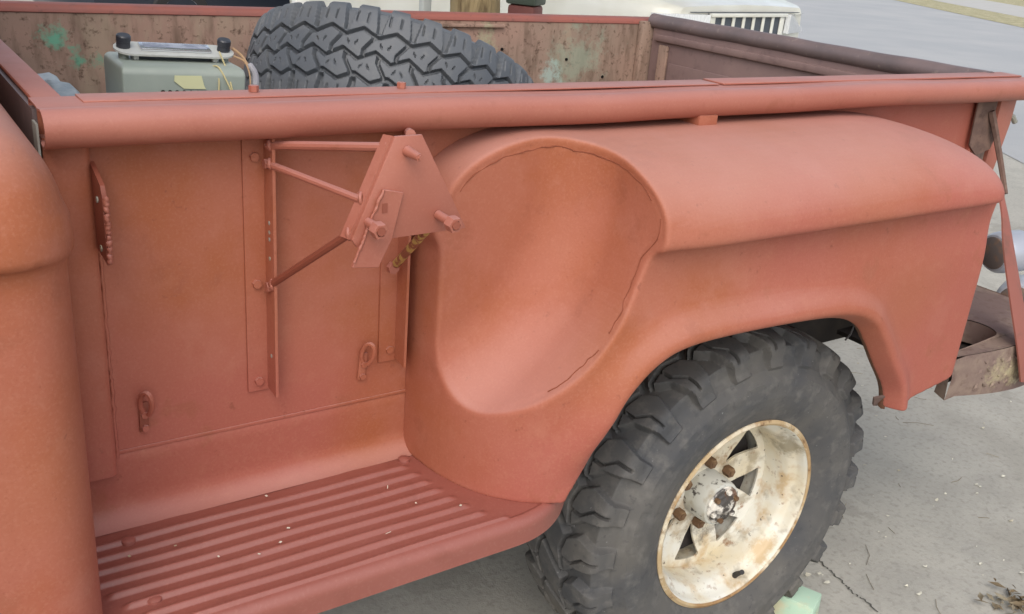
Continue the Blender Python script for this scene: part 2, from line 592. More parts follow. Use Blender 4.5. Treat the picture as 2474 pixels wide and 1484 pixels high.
CLOTHTAPE = mat('grey_wire_wrap', (0.30, 0.29, 0.31), 0.7, 0.3, layers=[(60, 3, 0.5, 0.7, (0.42, 0.41, 0.42), 0.7)])
HOLE = mat('dark_hole', (0.012, 0.010, 0.010), 0.9, 0.1)
TARP = mat('blue_grey_tarp', (0.27, 0.32, 0.36), 0.55, 0.4, layers=[(14, 4, 0.45, 0.6, (0.42, 0.47, 0.50), 0.8)],
           bumps=[(18, 4, 0.8, 0.012)])
WOOD = mat('weathered_wood', (0.25, 0.18, 0.11), 0.8, 0.3, layers=[(12, 5, 0.45, 0.7, (0.14, 0.095, 0.06), 0.8, (0.2, 3, 3))])
GREENWOOD = mat('mint_green_painted_wood', (0.42, 0.58, 0.44), 0.7, 0.3, layers=[
    (7, 4, 0.52, 0.60, (0.60, 0.55, 0.36), 0.8), (40, 5, 0.62, 0.75, (0.28, 0.34, 0.22), 0.6)])
CONCRETE = mat('grey_driveway', (0.395, 0.376, 0.330), 0.88, 0.3, layers=[
    (0.7, 4, 0.40, 0.64, (0.45, 0.432, 0.375), 0.85), (5, 5, 0.45, 0.68, (0.325, 0.312, 0.275), 0.7),
    (1.6, 6, 0.54, 0.64, (0.29, 0.275, 0.235), 0.55), (2.7, 7, 0.60, 0.63, (0.23, 0.215, 0.18), 0.35),
    (60, 6, 0.50, 0.74, (0.22, 0.208, 0.18), 0.6), (170, 4, 0.62, 0.74, (0.50, 0.48, 0.42), 0.5),
    (220, 3, 0.66, 0.76, (0.11, 0.10, 0.085), 0.6)],
    bumps=[(90, 6, 0.38, 0.004), (300, 3, 0.3, 0.002)])
ASPHALT = mat('road_asphalt', (0.36, 0.368, 0.37), 0.85, 0.3, layers=[
    (0.5, 4, 0.4, 0.66, (0.42, 0.42, 0.41), 0.8), (40, 5, 0.55, 0.75, (0.29, 0.29, 0.29), 0.5)],
    bumps=[(60, 5, 0.3, 0.004)])
VERGE = mat('dry_grass_and_leaf_verge', (0.36, 0.33, 0.20), 0.9, 0.2, layers=[
    (3, 6, 0.45, 0.6, (0.48, 0.43, 0.28), 0.9), (14, 6, 0.5, 0.66, (0.23, 0.22, 0.11), 0.8)],
    bumps=[(20, 5, 0.6, 0.03)])
PAVE = mat('pale_pavement', (0.46, 0.45, 0.42), 0.85, 0.3, layers=[(2, 4, 0.4, 0.7, (0.40, 0.39, 0.36), 0.7)])
WHITECAR = mat('white_car_paint', (0.74, 0.735, 0.66), 0.30, 0.5, coat=0.5, layers=[(1.5, 3, 0.45, 0.65, (0.60, 0.58, 0.48), 0.7)])
CARGLASS = mat('dark_car_glass', (0.03, 0.035, 0.04), 0.06, 0.6)
LAMPGLASS = mat('clear_lamp_lens', (0.74, 0.76, 0.76), 0.12, 0.6, layers=[(30, 2, 0.45, 0.6, (0.55, 0.57, 0.57), 0.6, (6, 6, 1))])
GRILLE = mat('dark_grille_slot', (0.07, 0.08, 0.095), 0.6, 0.4)
NAVY = mat('navy_car_paint', (0.020, 0.026, 0.042), 0.3, 0.5, coat=0.4)
BARK = mat('brown_bark', (0.20, 0.145, 0.075), 0.9, 0.2, layers=[
    (9, 5, 0.42, 0.66, (0.32, 0.25, 0.14), 0.9, (1, 1, 0.18)), (22, 5, 0.52, 0.68, (0.09, 0.062, 0.034), 0.8, (1, 1, 0.2))],
    bumps=[(16, 5, 0.9, 0.03, (1, 1, 0.18))])
WALLWHITE = mat('white_wall_paint', (0.80, 0.79, 0.75), 0.7, 0.3, layers=[(1.5, 4, 0.45, 0.7, (0.74, 0.72, 0.66), 0.6)])
POSTGREY = mat('grey_post_paint', (0.40, 0.42, 0.40), 0.6, 0.4)
MAROON = mat('maroon_bin_plastic', (0.13, 0.036, 0.028), 0.55, 0.4, layers=[(6, 4, 0.45, 0.7, (0.18, 0.06, 0.045), 0.7)])
DKGREEN = mat('dark_green_lid', (0.05, 0.065, 0.05), 0.5, 0.4)
ROOFM = mat('grey_roof_shingle', (0.10, 0.10, 0.10), 0.85, 0.3, layers=[(20, 4, 0.45, 0.7, (0.15, 0.145, 0.14), 0.8)])
LEAF = mat('green_leaf', (0.075, 0.11, 0.03), 0.6, 0.3, layers=[(2.5, 3, 0.4, 0.65, (0.12, 0.13, 0.04), 0.9)])
PETAL = mat('pale_leaf_debris', (0.66, 0.63, 0.52), 0.7, 0.3, layers=[(4, 2, 0.5, 0.6, (0.40, 0.33, 0.20), 0.8)])
TWIG = mat('dry_twig', (0.30, 0.255, 0.17), 0.8, 0.3, layers=[(3, 2, 0.45, 0.6, (0.14, 0.11, 0.07), 0.9)])
DRYLEAF = mat('dry_brown_leaf', (0.16, 0.12, 0.07), 0.8, 0.3, layers=[(8, 2, 0.45, 0.6, (0.42, 0.38, 0.28), 0.9)])
LAMPGREY = mat('grey_lamp_bucket', (0.42, 0.44, 0.49), 0.35, 0.5, metal=0.3)
BLUEPLASTIC = mat('blue_connector', (0.05, 0.14, 0.34), 0.4, 0.5)

# ------------------------------------------------------------------ ground
def plane_poly(name, pts, z, m):
    return tag(obj(name, [(x, y, z) for x, y in pts], [tuple(range(len(pts)))], m, None, None), kind='structure')


plane_poly('ground', [(-300, -300), (400, -300), (400, 400), (-300, 400)], 0.0, CONCRETE)
# road: runs diagonally past the back of the truck, verge and pavement beyond it
_e = np.array([31.5, 21.2])
_d = np.array([-0.607, -0.795])
_n = np.array([0.795, -0.607])      # away from the truck
if _n @ (_e - CAM[:2]) < 0:
    _n = -_n


def strip(name, a, b, z, m):
    p = [_e + _d * 160 + _n * a, _e - _d * 160 + _n * a, _e - _d * 160 + _n * b, _e + _d * 160 + _n * b]
    plane_poly(name, [tuple(q) for q in p], z, m)


strip('road', -8.0, 0.0, 0.004, ASPHALT)
strip('grass_verge', 0.0, 2.4, 0.010, VERGE)
strip('pavement', 2.4, 6.5, 0.012, PAVE)
strip('dry_lawn', 6.5, 60.0, 0.008, VERGE)

# ------------------------------------------------------------------ truck root
truck = empty('pickup_truck', (0.6, 0.6, 0.0), 0, 'old step side pickup truck in matte red primer with open cargo bed', 'pickup truck')

# --- fender: implicit solid with crown, crease, wheel opening and spare tyre recess
h = 0.0038
ox, oy, oz = 0.44, -0.335, 0.555
gx = np.arange(ox, 1.76, h)
gy = np.arange(oy, 0.012, h)
gz = np.arange(oz, 1.145, h)
X, Y, Z = np.meshgrid(gx, gy, gz, indexing='ij')
U = np.maximum(-Y, 0)
X2, Z2 = np.meshgrid(gx, gz, indexing='ij')
arch_pts = [(1.408, 0.545), (1.388, 0.614), (1.335, 0.680), (1.291, 0.734), (1.250, 0.774), (1.190, 0.796), (1.090, 0.806), (0.935, 0.811),
            (0.82, 0.808), (0.763, 0.792), (0.720, 0.757), (0.695, 0.715), (0.666, 0.653), (0.645, 0.608), (0.632, 0.576), (0.615, 0.533)]
arch_curve = catmull(arch_pts, 6)
A2 = poly_sdf(arch_curve, X2, Z2)
A = A2[:, None, :]
# crown
bc = 0.272 + 0.024 * smooth(0.58, 0.86, X)
fx = np.maximum((0.72 - X) / 0.232, 0)
fxs = np.clip((X - 1.33) / 0.352, 0, 0.9995)
hc_ = 0.128 * (1 - fxs ** 2.5) ** (1 / 2.2)
fxp = np.clip((X - 1.545) / 0.120, 0, 0.9995)
bc = np.maximum(bc * (1 - fxp ** 2.4) ** (1 / 2.4), 0.02)
fz = np.maximum((Z - 0.975) / np.maximum(hc_, 0.006), 0)
crown = ((U / bc) ** 2.5 + fz ** 2.3 + fx ** 2.6) - 1
crown = unit(crown, h)
crown = np.maximum(crown, X - 1.668)
crown_u = crown
crown = smax(crown, 0.978 - Z, 0.016)
# lower skin
uo = 0.265 + (0.026 * np.exp(-((np.maximum(A, 0) - 0.026) / 0.030) ** 2) - 0.016 * smooth(0.022, 0.0, A)) * np.where(X < 0.85, smooth(0.60, 0.74, Z), 1.0) - 0.008 * np.exp(-((Z - 0.93) / 0.05) ** 2)
fx = np.maximum(np.maximum((0.72 - X) / 0.232, (X - 1.606) / 0.050), 0)
low = (U / uo) ** 2.45 + fx ** 2.45 - 1
low = unit(low, h)
zb = np.where(X < 1.2, 0.584, 0.575 + np.maximum(X - 1.455, 0) * 0.14 + 0.035 * (np.maximum(X - 1.595, 0) / 0.055) ** 2)
low = np.maximum(low, np.minimum(Z - 0.984, crown_u + 0.010))
kf = 0.010 + 0.035 * (1 - smooth(0.62, 0.82, X))
F = smin(crown, low, kf)
# spare tyre recess
RC = (0.380, 1.052)
rho = np.sqrt((X - RC[0]) ** 2 + (Z - RC[1]) ** 2)
rr = 0.092
qa = rho - 0.360 + rr
qb = (0.083 + rr) - U
T = np.minimum(np.maximum(qa, qb), 0) + np.sqrt(np.maximum(qa, 0) ** 2 + np.maximum(qb, 0) ** 2) - rr
FP = F
F = smax(F, -T, 0.0065)
# filler seam a little inside the recess edge
F = F + 0.0013 * np.exp(-((FP + 0.013 + 0.004 * np.sin(X * 37) * np.sin(Z * 41)) / 0.0020) ** 2) * (np.abs(T) < 0.012)
# wheel opening and hollow inside
F = np.maximum(F, -(F + 0.009))                       # sheet-metal shell, hollow inside
F = smax(F, -A, 0.010)
F = np.maximum(F, np.minimum(np.minimum(X - 1.585, 0.215 - U), 0.94 - Z))     # open behind the rear edge
F = np.maximum(np.maximum(F, Y - 0.003), zb - Z)
V, Q, NN = surface_nets(F, (ox, oy, oz), h)
# filler seam: loop of surface points a constant depth inside the recess edge
vi = np.clip(np.round((V - np.array([ox, oy, oz])) / h).astype(int), 0, np.array(F.shape) - 1)
tv, fv = T[vi[:, 0], vi[:, 1], vi[:, 2]], FP[vi[:, 0], vi[:, 1], vi[:, 2]]
sel = V[(np.abs(tv) < 0.004) & (fv < -0.009) & (fv > -0.021)]
ca = np.array([0.60, -0.15, 0.92])
q1 = ((sel - ca) @ np.array([0.71, -0.71, 0.0]))
q2 = sel[:, 2] - ca[2]
an_ = np.arctan2(q2, q1)
seam = []
for k in range(150):
    a0_ = -math.pi + (k + 0.5) * 2 * math.pi / 150
    m_ = np.abs(np.angle(np.exp(1j * (an_ - a0_)))) < 0.045
    if m_.sum() > 3:
        seam.append((a0_, sel[m_].mean(0)))
fender = put('rear_fender', fast_mesh('rear_fender', V, Q, PRIMER, NN), truck)


def proj_to_fender_x(y, z, x0, x1):
    """first solid x along +x at (y,z)"""
    j = int(round((y - oy) / h))
    k = int(round((z - oz) / h))
    col = F[:, j, k]
    i0 = max(0, int((x0 - ox) / h))
    for i in range(i0, min(len(col) - 1, int((x1 - ox) / h))):
        if col[i] < 0:
            t = col[i - 1] / (col[i - 1] - col[i]) if i > 0 and col[i - 1] > 0 else 1
            return gx[i - 1] + t * h
    return None


runs = [[]]
for k, (a0_, p) in enumerate(seam):
    keep = (-1.25 < a0_ < 2.35) and not (0.55 < a0_ < 0.62) and not (-0.62 < a0_ < -0.52)
    if keep:
        runs[-1].append((p[0] - 0.0004, p[1] - 0.0004 + 0.0008 * math.sin(a0_ * 31), p[2] + 0.0008 * math.sin(a0_ * 17) * math.sin(a0_ * 43)))
    elif runs[-1]:
        runs.append([])
for rn in runs:
    if len(rn) > 4:
        MB().tube(catmull(rn, 3).tolist(), 0.00085, 5).out('filler_seam', SEAM, fender, ang=80)
del X, Y, Z, U, FP, crown, crown_u, low, T, rho, qa, qb, fx, fz, uo

# --- bed side, posts, rail
LB = 1.985


def extrude_x(prof, x0, x1, nseg=1, closed=False):
    P = np.array([[(x, p[0], p[1]) for p in prof] for x in np.linspace(x0, x1, nseg + 1)])
    return grid_mesh(P, closed_v=closed)


b = MB()
b.box((0.0, 0.0, 0.686), (LB, 0.006, 1.150))
b.out('bed_side_panel', PRIMER, truck)
# lower lip where the side panel overlaps the apron
MB().box((0.035, -0.0022, 0.6845), (0.50, 0.0002, 0.690)).out('side_panel_seam', PRIMER, truck, bevel=0.0015)
# rail: flat top and rolled outer bead
prof = [(0.034, 1.125), (0.034, 1.154), (0.030, 1.158)]
prof += [(-0.018, 1.158), (-0.026, 1.1565)]
cy_, cz_, r_ = -0.044, 1.136, 0.0225
for a in np.radians(np.linspace(75, 330 - 45, 22)):
    prof.append((cy_ + r_ * math.cos(a) * 1.0, cz_ + r_ * math.sin(a)))
prof += [(-0.030, 1.116), (-0.010, 1.118)]
inner = [(p[0] * 0.93 - 0.001, 1.138 + (p[1] - 1.138) * 0.88) for p in prof]
full = prof + inner[::-1]
xs = np.concatenate([np.linspace(-0.004, 0.02, 3), np.linspace(0.06, 2.06, 40)])
P = []
for x in xs:
    wob = 0.0012 * math.sin(x * 5.3) + 0.0008 * math.sin(x * 13.1 + 1)
    P.append([(x, p[0] + wob * 0.6, p[1] + wob) for p in full])
V, Q = grid_mesh(np.array(P), closed_v=True)
nv = len(full)
n2 = len(prof)
caps = []
for base in (0, (len(xs) - 1) * nv):
    for i in range(n2 - 1):
        caps.append((base + i, base + i + 1, base + nv - 2 - i, base + nv - 1 - i))
rail = obj('bed_rail', V, [tuple(q) for q in Q] + caps, PRIMER2, truck, 40)
# raised cover strip on the rail's flat top, from the notch rearwards
MB().box((0.047, -0.012, 1.1585), (1.075, 0.036, 1.1610)).out('rail_cover_strip', PRIMER2, rail, bevel=0.0015)
MB().box((1.085, -0.012, 1.1585), (2.04, 0.040, 1.1620)).out('rail_cover_strip', PRIMER2, rail, bevel=0.0015)
for bxp in (0.259, 0.473):
    MB().tube([(bxp, 0.018, 1.1615), (bxp, 0.018, 1.1695)], 0.0065, 6).out('rail_bolt', PRIMER2, rail)
MB().box((0.990, -0.060, 1.098), (1.034, -0.001, 1.119)).out('rail_clip', PRIMER, truck, bevel=0.003)
# front post of the box: shallow channel proud of the side
prof = [(-0.002, -0.001), (-0.002, -0.020), (0.010, -0.027), (0.040, -0.027), (0.0475, -0.021), (0.050, -0.001)]
v = []
for zz in (0.668, 1.122):
    v += [(p[0], p[1], zz) for p in prof]
n = len(prof)
f = [(i, i + 1, n + i + 1, n + i) for i in range(n - 1)] + [tuple(range(n)), tuple(range(n, 2 * n))]
post = obj('front_post', v, f, PRIMER, truck, 50)
# weld bead down the post
wb = []
for i in range(60):
    zz = 0.68 + i * 0.0058
    wb.append((0.053 + 0.0012 * random.uniform(-1, 1), -0.0015, zz))
MB().tube(wb, [0.0022 + 0.0010 * random.random() for _ in wb], 6).out('weld_bead', PRIMER, post, ang=80)
# welded angle flange on the post (spare tyre carrier stop)
v = [(0.047, -0.020, 1.092), (0.047, -0.020, 0.985), (0.0485, -0.066, 0.978), (0.0485, -0.066, 1.062), (0.0485, -0.060, 1.073)]
v2 = [(p[0] + 0.005, p[1], p[2]) for p in v]
fl = obj('stop_flange', v + v2, [(0, 1, 2, 3, 4), (9, 8, 7, 6, 5)] + [(i, (i + 1) % 5, 5 + (i + 1) % 5, 5 + i) for i in range(5)], PRIMER_DARK, truck, 30)
tt = [(0.052 + 0.001 * random.uniform(-1, 1), -0.067 + 0.0012 * random.uniform(-1, 1), 0.979 + i * 0.0019) for i in range(44)]
MB().tube(tt, [0.0026 + 0.0014 * random.random() for _ in tt], 6).out('weld_bead', PRIMER2, fl, ang=80)
for zz in (1.052, 0.992):
    MB().tube([(0.0485, -0.043, zz), (0.0465, -0.043, zz)], 0.004, 10).out('flange_hole', BAREGREY, fl)

# rear post of the box with rusty fender bracket
MB().box((1.905, -0.010, 0.70), (1.925, 0.001, 1.118)).out('rear_post', PRIMER, truck, bevel=0.002)
MB().box((1.926, -0.004, 0.70), (1.984, 0.001, 1.118)).out('rear_post_plate', RUST_BUMPER, truck, bevel=0.001)
MB().prism([(1.985, 1.118), (2.048, 1.118), (2.046, 1.05), (2.020, 0.90), (2.010, 0.70), (1.985, 0.70)], -0.012, 0.03).out('rear_corner', PRIMER2, truck, bevel=0.002)
MB().tube([(2.046, 0.0, 1.072), (2.062, -0.004, 1.066), (2.075, -0.006, 1.053)], 0.0065, 8).out('chain_hook', BAREGREY, truck)

# --- apron and running board
b = MB()
prof = [(0.0005, 0.6845)] + [(-0.0015, z) for z in np.linspace(0.68, 0.625, 6)]
for a in np.radians(np.linspace(0, 90, 8)):
    prof.append((-0.0015 - 0.032 * (1 - math.cos(a)), 0.618 - 0.032 * math.sin(a)))
P = np.array([[(x, p[0] - 0.0008 * math.sin(x * 9), p[1]) for p in prof] for x in np.linspace(-0.02, 0.62, 30)])
v, q = grid_mesh(P)
obj('splash_apron', v, q, PRIMER, truck, 60)
ribs = [-0.060 - 0.0268 * i for i in range(8)]
rend = [0.468, 0.474, 0.479, 0.484, 0.491, 0.499, 0.511, 0.536]
rbeg = [-0.03, -0.03, -0.03, -0.03, -0.008, 0.006, 0.02, 0.03]
xs = np.linspace(-0.030, 0.680, 240)
ny = 190
P = np.zeros((len(xs), ny + 14, 3))
for i, x in enumerate(xs):
    yo = 0.262
    if x < 0.05:
        t = min(1, (0.05 - x) / 0.08)
        yo -= 0.055 * (1 - math.sqrt(max(0, 1 - t * t)))
    if x > 0.52:
        t = (x - 0.53) / 0.150
        yo -= 0.070 * max(0, t) ** 2.4
    ys = np.linspace(-0.028, -(yo - 0.012), ny)
    z = np.full(ny, 0.5855)
    for yr, xe, xb in zip(ribs, rend, rbeg):
        amp = smooth(xe + 0.006, xe - 0.022, np.array(x)) if False else float(np.clip((xe + 0.004 - x) / 0.020, 0, 1)) * float(np.clip((x - xb) / 0.014, 0, 1))
        amp = amp * amp * (3 - 2 * amp)
        d = np.abs(ys - yr) / 0.0070
        z = z + 0.0055 * amp * np.where(d < 1, (1 - d * d) ** 1.3, 0)
    z += 0.0006 * np.sin(x * 23 + ys * 30)
    P[i, :ny] = np.stack([np.full(ny, x), ys, z], -1)
    y0, z0 = ys[-1], 0.5855
    for k, a in enumerate(np.linspace(0, 1, 14)):
        if a < 0.6:
            an = a / 0.6 * math.pi / 2
            P[i, ny + k] = (x, y0 - 0.016 * math.sin(an), z0 - 0.016 * (1 - math.cos(an)) + 0.0008)
        else:
            P[i, ny + k] = (x, y0 - 0.016 + 0.002 * (a - 0.6), z0 - 0.016 - (a - 0.6) / 0.4 * 0.026)
v, q = grid_mesh(P)
board = put('running_board', fast_mesh('running_board', v, q, STEP_SHADED), truck)
MB().box((-0.02, -0.235, 0.552), (0.60, -0.002, 0.575)).out('board_underside', SHADE, board)
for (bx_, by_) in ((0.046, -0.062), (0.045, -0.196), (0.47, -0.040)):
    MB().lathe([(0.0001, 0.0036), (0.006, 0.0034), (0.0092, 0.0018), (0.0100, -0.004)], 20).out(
        'board_bolt', STEP_SHADED, board, mtx=Matrix.Translation((bx_, by_, 0.5875)) @ Matrix.Rotation(math.radians(90), 4, 'X'))

# --- spare tyre carrier
def angle_iron(x0, x1, xleg, z0, z1, dep, name='carrier_angle'):
    b = MB()
    b.box((x0, -0.0042, z0), (xleg, -0.0004, z1))
    v = [(xleg - 0.004, -0.0002, z0 + 0.004), (xleg, -0.0002, z0 + 0.004), (xleg, -dep, z0), (xleg - 0.004, -dep, z0),
         (xleg - 0.004, -0.0002, z1), (xleg, -0.0002, z1), (xleg, -dep, z1), (xleg - 0.004, -dep, z1)]
    b.add(v, [(0, 1, 2, 3), (4, 5, 6, 7), (0, 1, 5, 4), (1, 2, 6, 5), (2, 3, 7, 6), (3, 0, 4, 7)])
    return b.out(name, PRIMER_DARK if False else PRIMER, truck, ang=30)


a1 = angle_iron(0.234, 0.0, 0.2665, 0.741, 1.118, 0.036)
a2 = angle_iron(0.438, 0.0, 0.4690, 0.748, 1.118, 0.036)


def hexnut(name, c, axis, r, hgt, m, parent, hole=0.55):
    q = Vector(axis).to_track_quat('Y', 'Z').to_matrix().to_4x4()
    b = MB()
    v = []
    f = []
    for k in range(6):
        an = math.pi / 3 * k
        for (rr_, yy) in ((r * hole, hgt), (r * 0.93, hgt), (r, hgt * 0.85), (r, 0)):
            v.append((rr_ * math.cos(an), yy, rr_ * math.sin(an)))
    for k in range(6):
        for i in range(3):
            f.append((k * 4 + i, k * 4 + i + 1, ((k + 1) % 6) * 4 + i + 1, ((k + 1) % 6) * 4 + i))
    b.add(v, f)
    return b.out(name, m, parent, ang=25, mtx=Matrix.Translation(c) @ q)


def bolt_head(c, axis, r, hgt, m, parent, name='bolt'):
    a = Vector(axis).normalized()
    c = Vector(c)
    return MB().tube([c, c + a * hgt], r, 6).out(name, m, parent, ang=25)


for zz in (1.082, 0.905, 0.757):
    bolt_head((0.249, -0.004, zz), (0, -1, 0), 0.0062, 0.006, PRIMER, a1)
for zz in (0.995, 0.982, 0.972, 0.945, 0.80):
    MB().tube([(0.2626, -0.021, zz), (0.2620, -0.021, zz)], 0.0030, 8).out('leg_hole', BAREGREY if zz != 0.80 else BAREGREY, a1)
bolt_head((0.263, -0.022, 0.905), (-1, 0, 0), 0.007, 0.007, PRIMER2, a1)
bolt_head((0.263, -0.022, 1.076), (-1, 0, 0), 0.007, 0.007, PRIMER2, a1)
bolt_head((0.456, -0.004, 0.767), (0, -1, 0), 0.0065, 0.004, PRIMER, a2)
bolt_head((0.448, -0.018, 0.908), (0, -1, 0), 0.009, 0.009, PRIMER2, a2)

PY = -0.200
plate_poly = [(0.353, 1.145), (0.389, 1.1455), (0.459, 1.021), (0.349, 1.0185), (0.306, 1.012), (0.2990, 1.0225)]
plate = MB().prism(plate_poly, PY, PY + 0.005).out('carrier_plate', PRIMER2, truck, bevel=0.0012)
# side flange bent back along the left edge
v = [(0.3535, PY + 0.0040, 1.1445), (0.2995, PY + 0.0040, 1.022), (0.2955, PY + 0.018, 1.022), (0.3495, PY + 0.018, 1.1435)]
v2 = [(p[0] - 0.004, p[1], p[2] + 0.001) for p in v]
obj('carrier_flange', v + v2, [(0, 1, 2, 3), (7, 6, 5, 4)] + [(i, (i + 1) % 4, 4 + (i + 1) % 4, 4 + i) for i in range(4)], PRIMER2, plate, 30)
# overlaid lower-left plate with torch-cut edge
edge = [(0.3375, 1.083)]
for i in range(1, 14):
    t = i / 14
    edge.append((0.3375 - 0.0395 * t + 0.0012 * random.uniform(-1, 1), 1.083 - 0.094 * t))
edge += [(0.298, 0.989), (0.333, 0.985), (0.350, 1.019), (0.364, 1.077)]
ov = MB().prism(edge, PY - 0.0050, PY - 0.0004).out('overlay_plate', PRIMER2, plate, bevel=0.0006, seg=1)
MB().prism([(0.3355, 1.054), (0.3425, 1.054), (0.3425, 1.066), (0.3355, 1.066)], PY - 0.0056, PY - 0.0052).out('plate_slot', PRIMER_DARK, plate)
# studs and nuts
for (sx, sz, dx, ln, nut) in ((0.320, 1.043, 0.004, 0.030, True), (0.416, 1.043, 0.010, 0.038, True), (0.369, 1.127, 0.010, 0.028, False)):
    p0 = Vector((sx, PY - 0.0003, sz))
    p1 = p0 + Vector((dx * 0.2, -ln, -0.002))
    st = MB().tube([p0, p1], [0.0062, 0.0058] if nut else [0.0066, 0.0046], 12).out('stud', PRIMER2, plate)
    if nut:
        hexnut('nut', p1 + Vector((0, 0.010, 0)), (p1 - p0), 0.0105, 0.013, PRIMER2, plate, 0.62)
        MB().tube([p1 - Vector((0, 0.0046, 0)), p1 - Vector((0, 0.0030, 0))], 0.0054, 14).out('nut_bore', PRIMER_DARK, plate)
    else:
        MB().tube([p1 + Vector((0, 0.003, 0)), p1 + Vector((0.001, -0.002, 0))], 0.0034, 8).out('stud_tip', PRIMER2, plate)


def flatbar(p0, p1, wdt, thk, m, name='support_rod'):
    p0, p1 = Vector(p0), Vector(p1)
    return MB().tube([p0, p0.lerp(p1, 0.5), p1], wdt, 10).out(name, m, truck)


flatbar((0.262, -0.026, 1.1010), (0.348, PY + 0.012, 1.1300), 0.0058, 0, PRIMER2)
flatbar((0.262, -0.026, 1.076), (0.315, PY + 0.012, 1.068), 0.0050, 0, PRIMER2)
flatbar((0.262, -0.026, 0.909), (0.300, PY + 0.012, 1.026), 0.0052, 0, PRIMER_DARK)
flatbar((0.452, -0.022, 0.912), (0.425, PY + 0.02, 1.030), 0.0062, 0, YELLOWCHIP)
flatbar((0.466, -0.020, 1.108), (0.384, PY + 0.02, 1.142), 0.0062, 0, PRIMER2)
wl_ = [(p[0] - 0.0005, PY - 0.0052 + 0.0006 * random.uniform(-1, 1), p[1]) for p in edge[:14]]
MB().tube(catmull(wl_, 3).tolist(), [0.0014 + 0.0012 * random.random() for _ in range(len(wl_) * 3 - 2)], 6).out('weld_bead', PRIMER2, plate, ang=80)
for wp in ((0.3475, PY + 0.0135, 1.1300), (0.3145, PY + 0.0135, 1.0685), (0.2995, PY + 0.0135, 1.0270), (0.262, -0.026, 1.1010), (0.262, -0.026, 1.076), (0.262, -0.026, 0.909)):
    ring_ = [(wp[0] + 0.0030 * math.sin(k * 1.3), wp[1] + 0.0072 * math.cos(k * 0.785), wp[2] + 0.0072 * math.sin(k * 0.785)) for k in range(9)]
    MB().tube(ring_, [0.0022 + 0.0014 * random.random() for _ in ring_], 6).out('weld_bead', PRIMER2, plate, ang=80)
# tie-down hooks
for (hx, hz, tilt) in ((0.090, 0.745, 0.02), (0.412, 0.757, 0.10)):
    T_ = Matrix.Translation((hx, -0.001, hz)) @ Matrix.Rotation(tilt, 4, 'Y')
    hk = MB().box((-0.006, -0.0045, -0.032), (0.006, 0.0, 0.012)).out('tie_down_hook', PRIMER_DARK if hx < 0.2 else PRIMER, truck, mtx=T_, bevel=0.001)
    lp = [(0.0, -0.004, -0.004)]
    for a in np.radians(np.linspace(200, -60, 15)):
        lp.append((0.0055 * math.cos(a) + 0.001, -0.014 - 0.010 * math.cos(a - 0.6), 0.014 + 0.019 * math.sin(a)))
    MB().tube([T_ @ Vector(p) for p in lp], 0.0036, 8).out('hook_loop', PRIMER, hk)
    for zz in (-0.006, -0.026):
        bolt_head(T_ @ Vector((0.001, -0.0045, zz)), (0, -1, 0), 0.0050, 0.004, PRIMER, hk)

# --- bed box: floor, bulkhead, far side, tailgate
MB().box((0.0, 0.007, 0.690), (LB - 0.01, 1.205, 0.705)).out('bed_floor', WOOD, truck)
for i in range(8):
    y0 = 0.012 + i * 0.149
    MB().box((0.034, y0, 0.7056), (LB - 0.02, y0 + 0.143, 0.716)).out('floor_plank', WOOD, truck, bevel=0.002)
MB().box((0.004, 0.008, 0.60), (0.030, 1.20, 1.150)).out('bulkhead', INNER, truck)
MB().box((0.000, 0.0005, 1.1506), (0.034, 1.206, 1.1576)).out('bulkhead_cap', PRIMER2, truck, bevel=0.003)
MB().box((-0.0045, 0.010, 0.60), (0.0035, 1.20, 1.1495)).out('bulkhead_front', GATE_ROLL, truck)
MB().box((0.0308, 0.0068, 0.7062), (LB, 0.0105, 1.1495)).out('bed_side_liner', INNER, truck)
fs = MB().box((0.031, 1.200, 0.70), (LB, 1.212, 1.128)).out('far_bed_side', INNER, truck)
prof = [(1.197, 1.130), (1.198, 1.137), (1.202, 1.143), (1.212, 1.146), (1.235, 1.148), (1.262, 1.146), (1.275, 1.136), (1.278, 1.122), (1.27, 1.105), (1.25, 1.10), (1.215, 1.118)]
v, q = extrude_x(prof, -0.02, 2.03, 40, True)
obj('far_rail', v, q, FARRAIL, truck, 50)
for (px_, pz_) in ((1.42, 1.05), (1.66, 1.02), (1.81, 0.965), (0.92, 1.06)):
    MB().tube([(px_, 1.1998, pz_), (px_, 1.1965, pz_)], 0.0045, 10).out('rivet_hole', HOLE, fs)
MB().box((1.10, 1.188, 1.112), (1.42, 1.1995, 1.121)).out('far_seam_strip', INNER, fs, bevel=0.002)
MB().box((1.935, 1.176, 0.71), (1.990, 1.1995, 1.140)).out('far_rear_post', INNER, truck, bevel=0.004)
# tailgate: rolled top, recessed panel with ledges
gate = MB().box((1.975, 0.040, 0.70), (1.992, 1.170, 1.130)).out('tailgate', GATE, truck, bevel=0.003)
pts = [(1.984, yy, 1.142 + 0.0008 * math.sin(yy * 11) + 0.0006 * math.sin(yy * 31 + 1)) for yy in np.linspace(0.028, 1.185, 40)]
MB().tube(pts, 0.0225, 16).out('tailgate_roll', GATE_ROLL, gate, ang=60)
MB().box((1.962, 0.055, 1.085), (1.9748, 1.150, 1.106)).out('tailgate_ledge', GATE, gate, bevel=0.004)
MB().box((1.968, 0.13, 0.74), (1.9746, 1.075, 1.025)).out('tailgate_panel', GATE, gate, bevel=0.005)
MB().box((1.966, 1.085, 0.72), (1.9746, 1.125, 1.075)).out('tailgate_stile', INNER, gate, bevel=0.002)
MB().box((1.966, 0.060, 0.72), (1.9746, 0.100, 1.075)).out('tailgate_stile', GATE, gate, bevel=0.002)

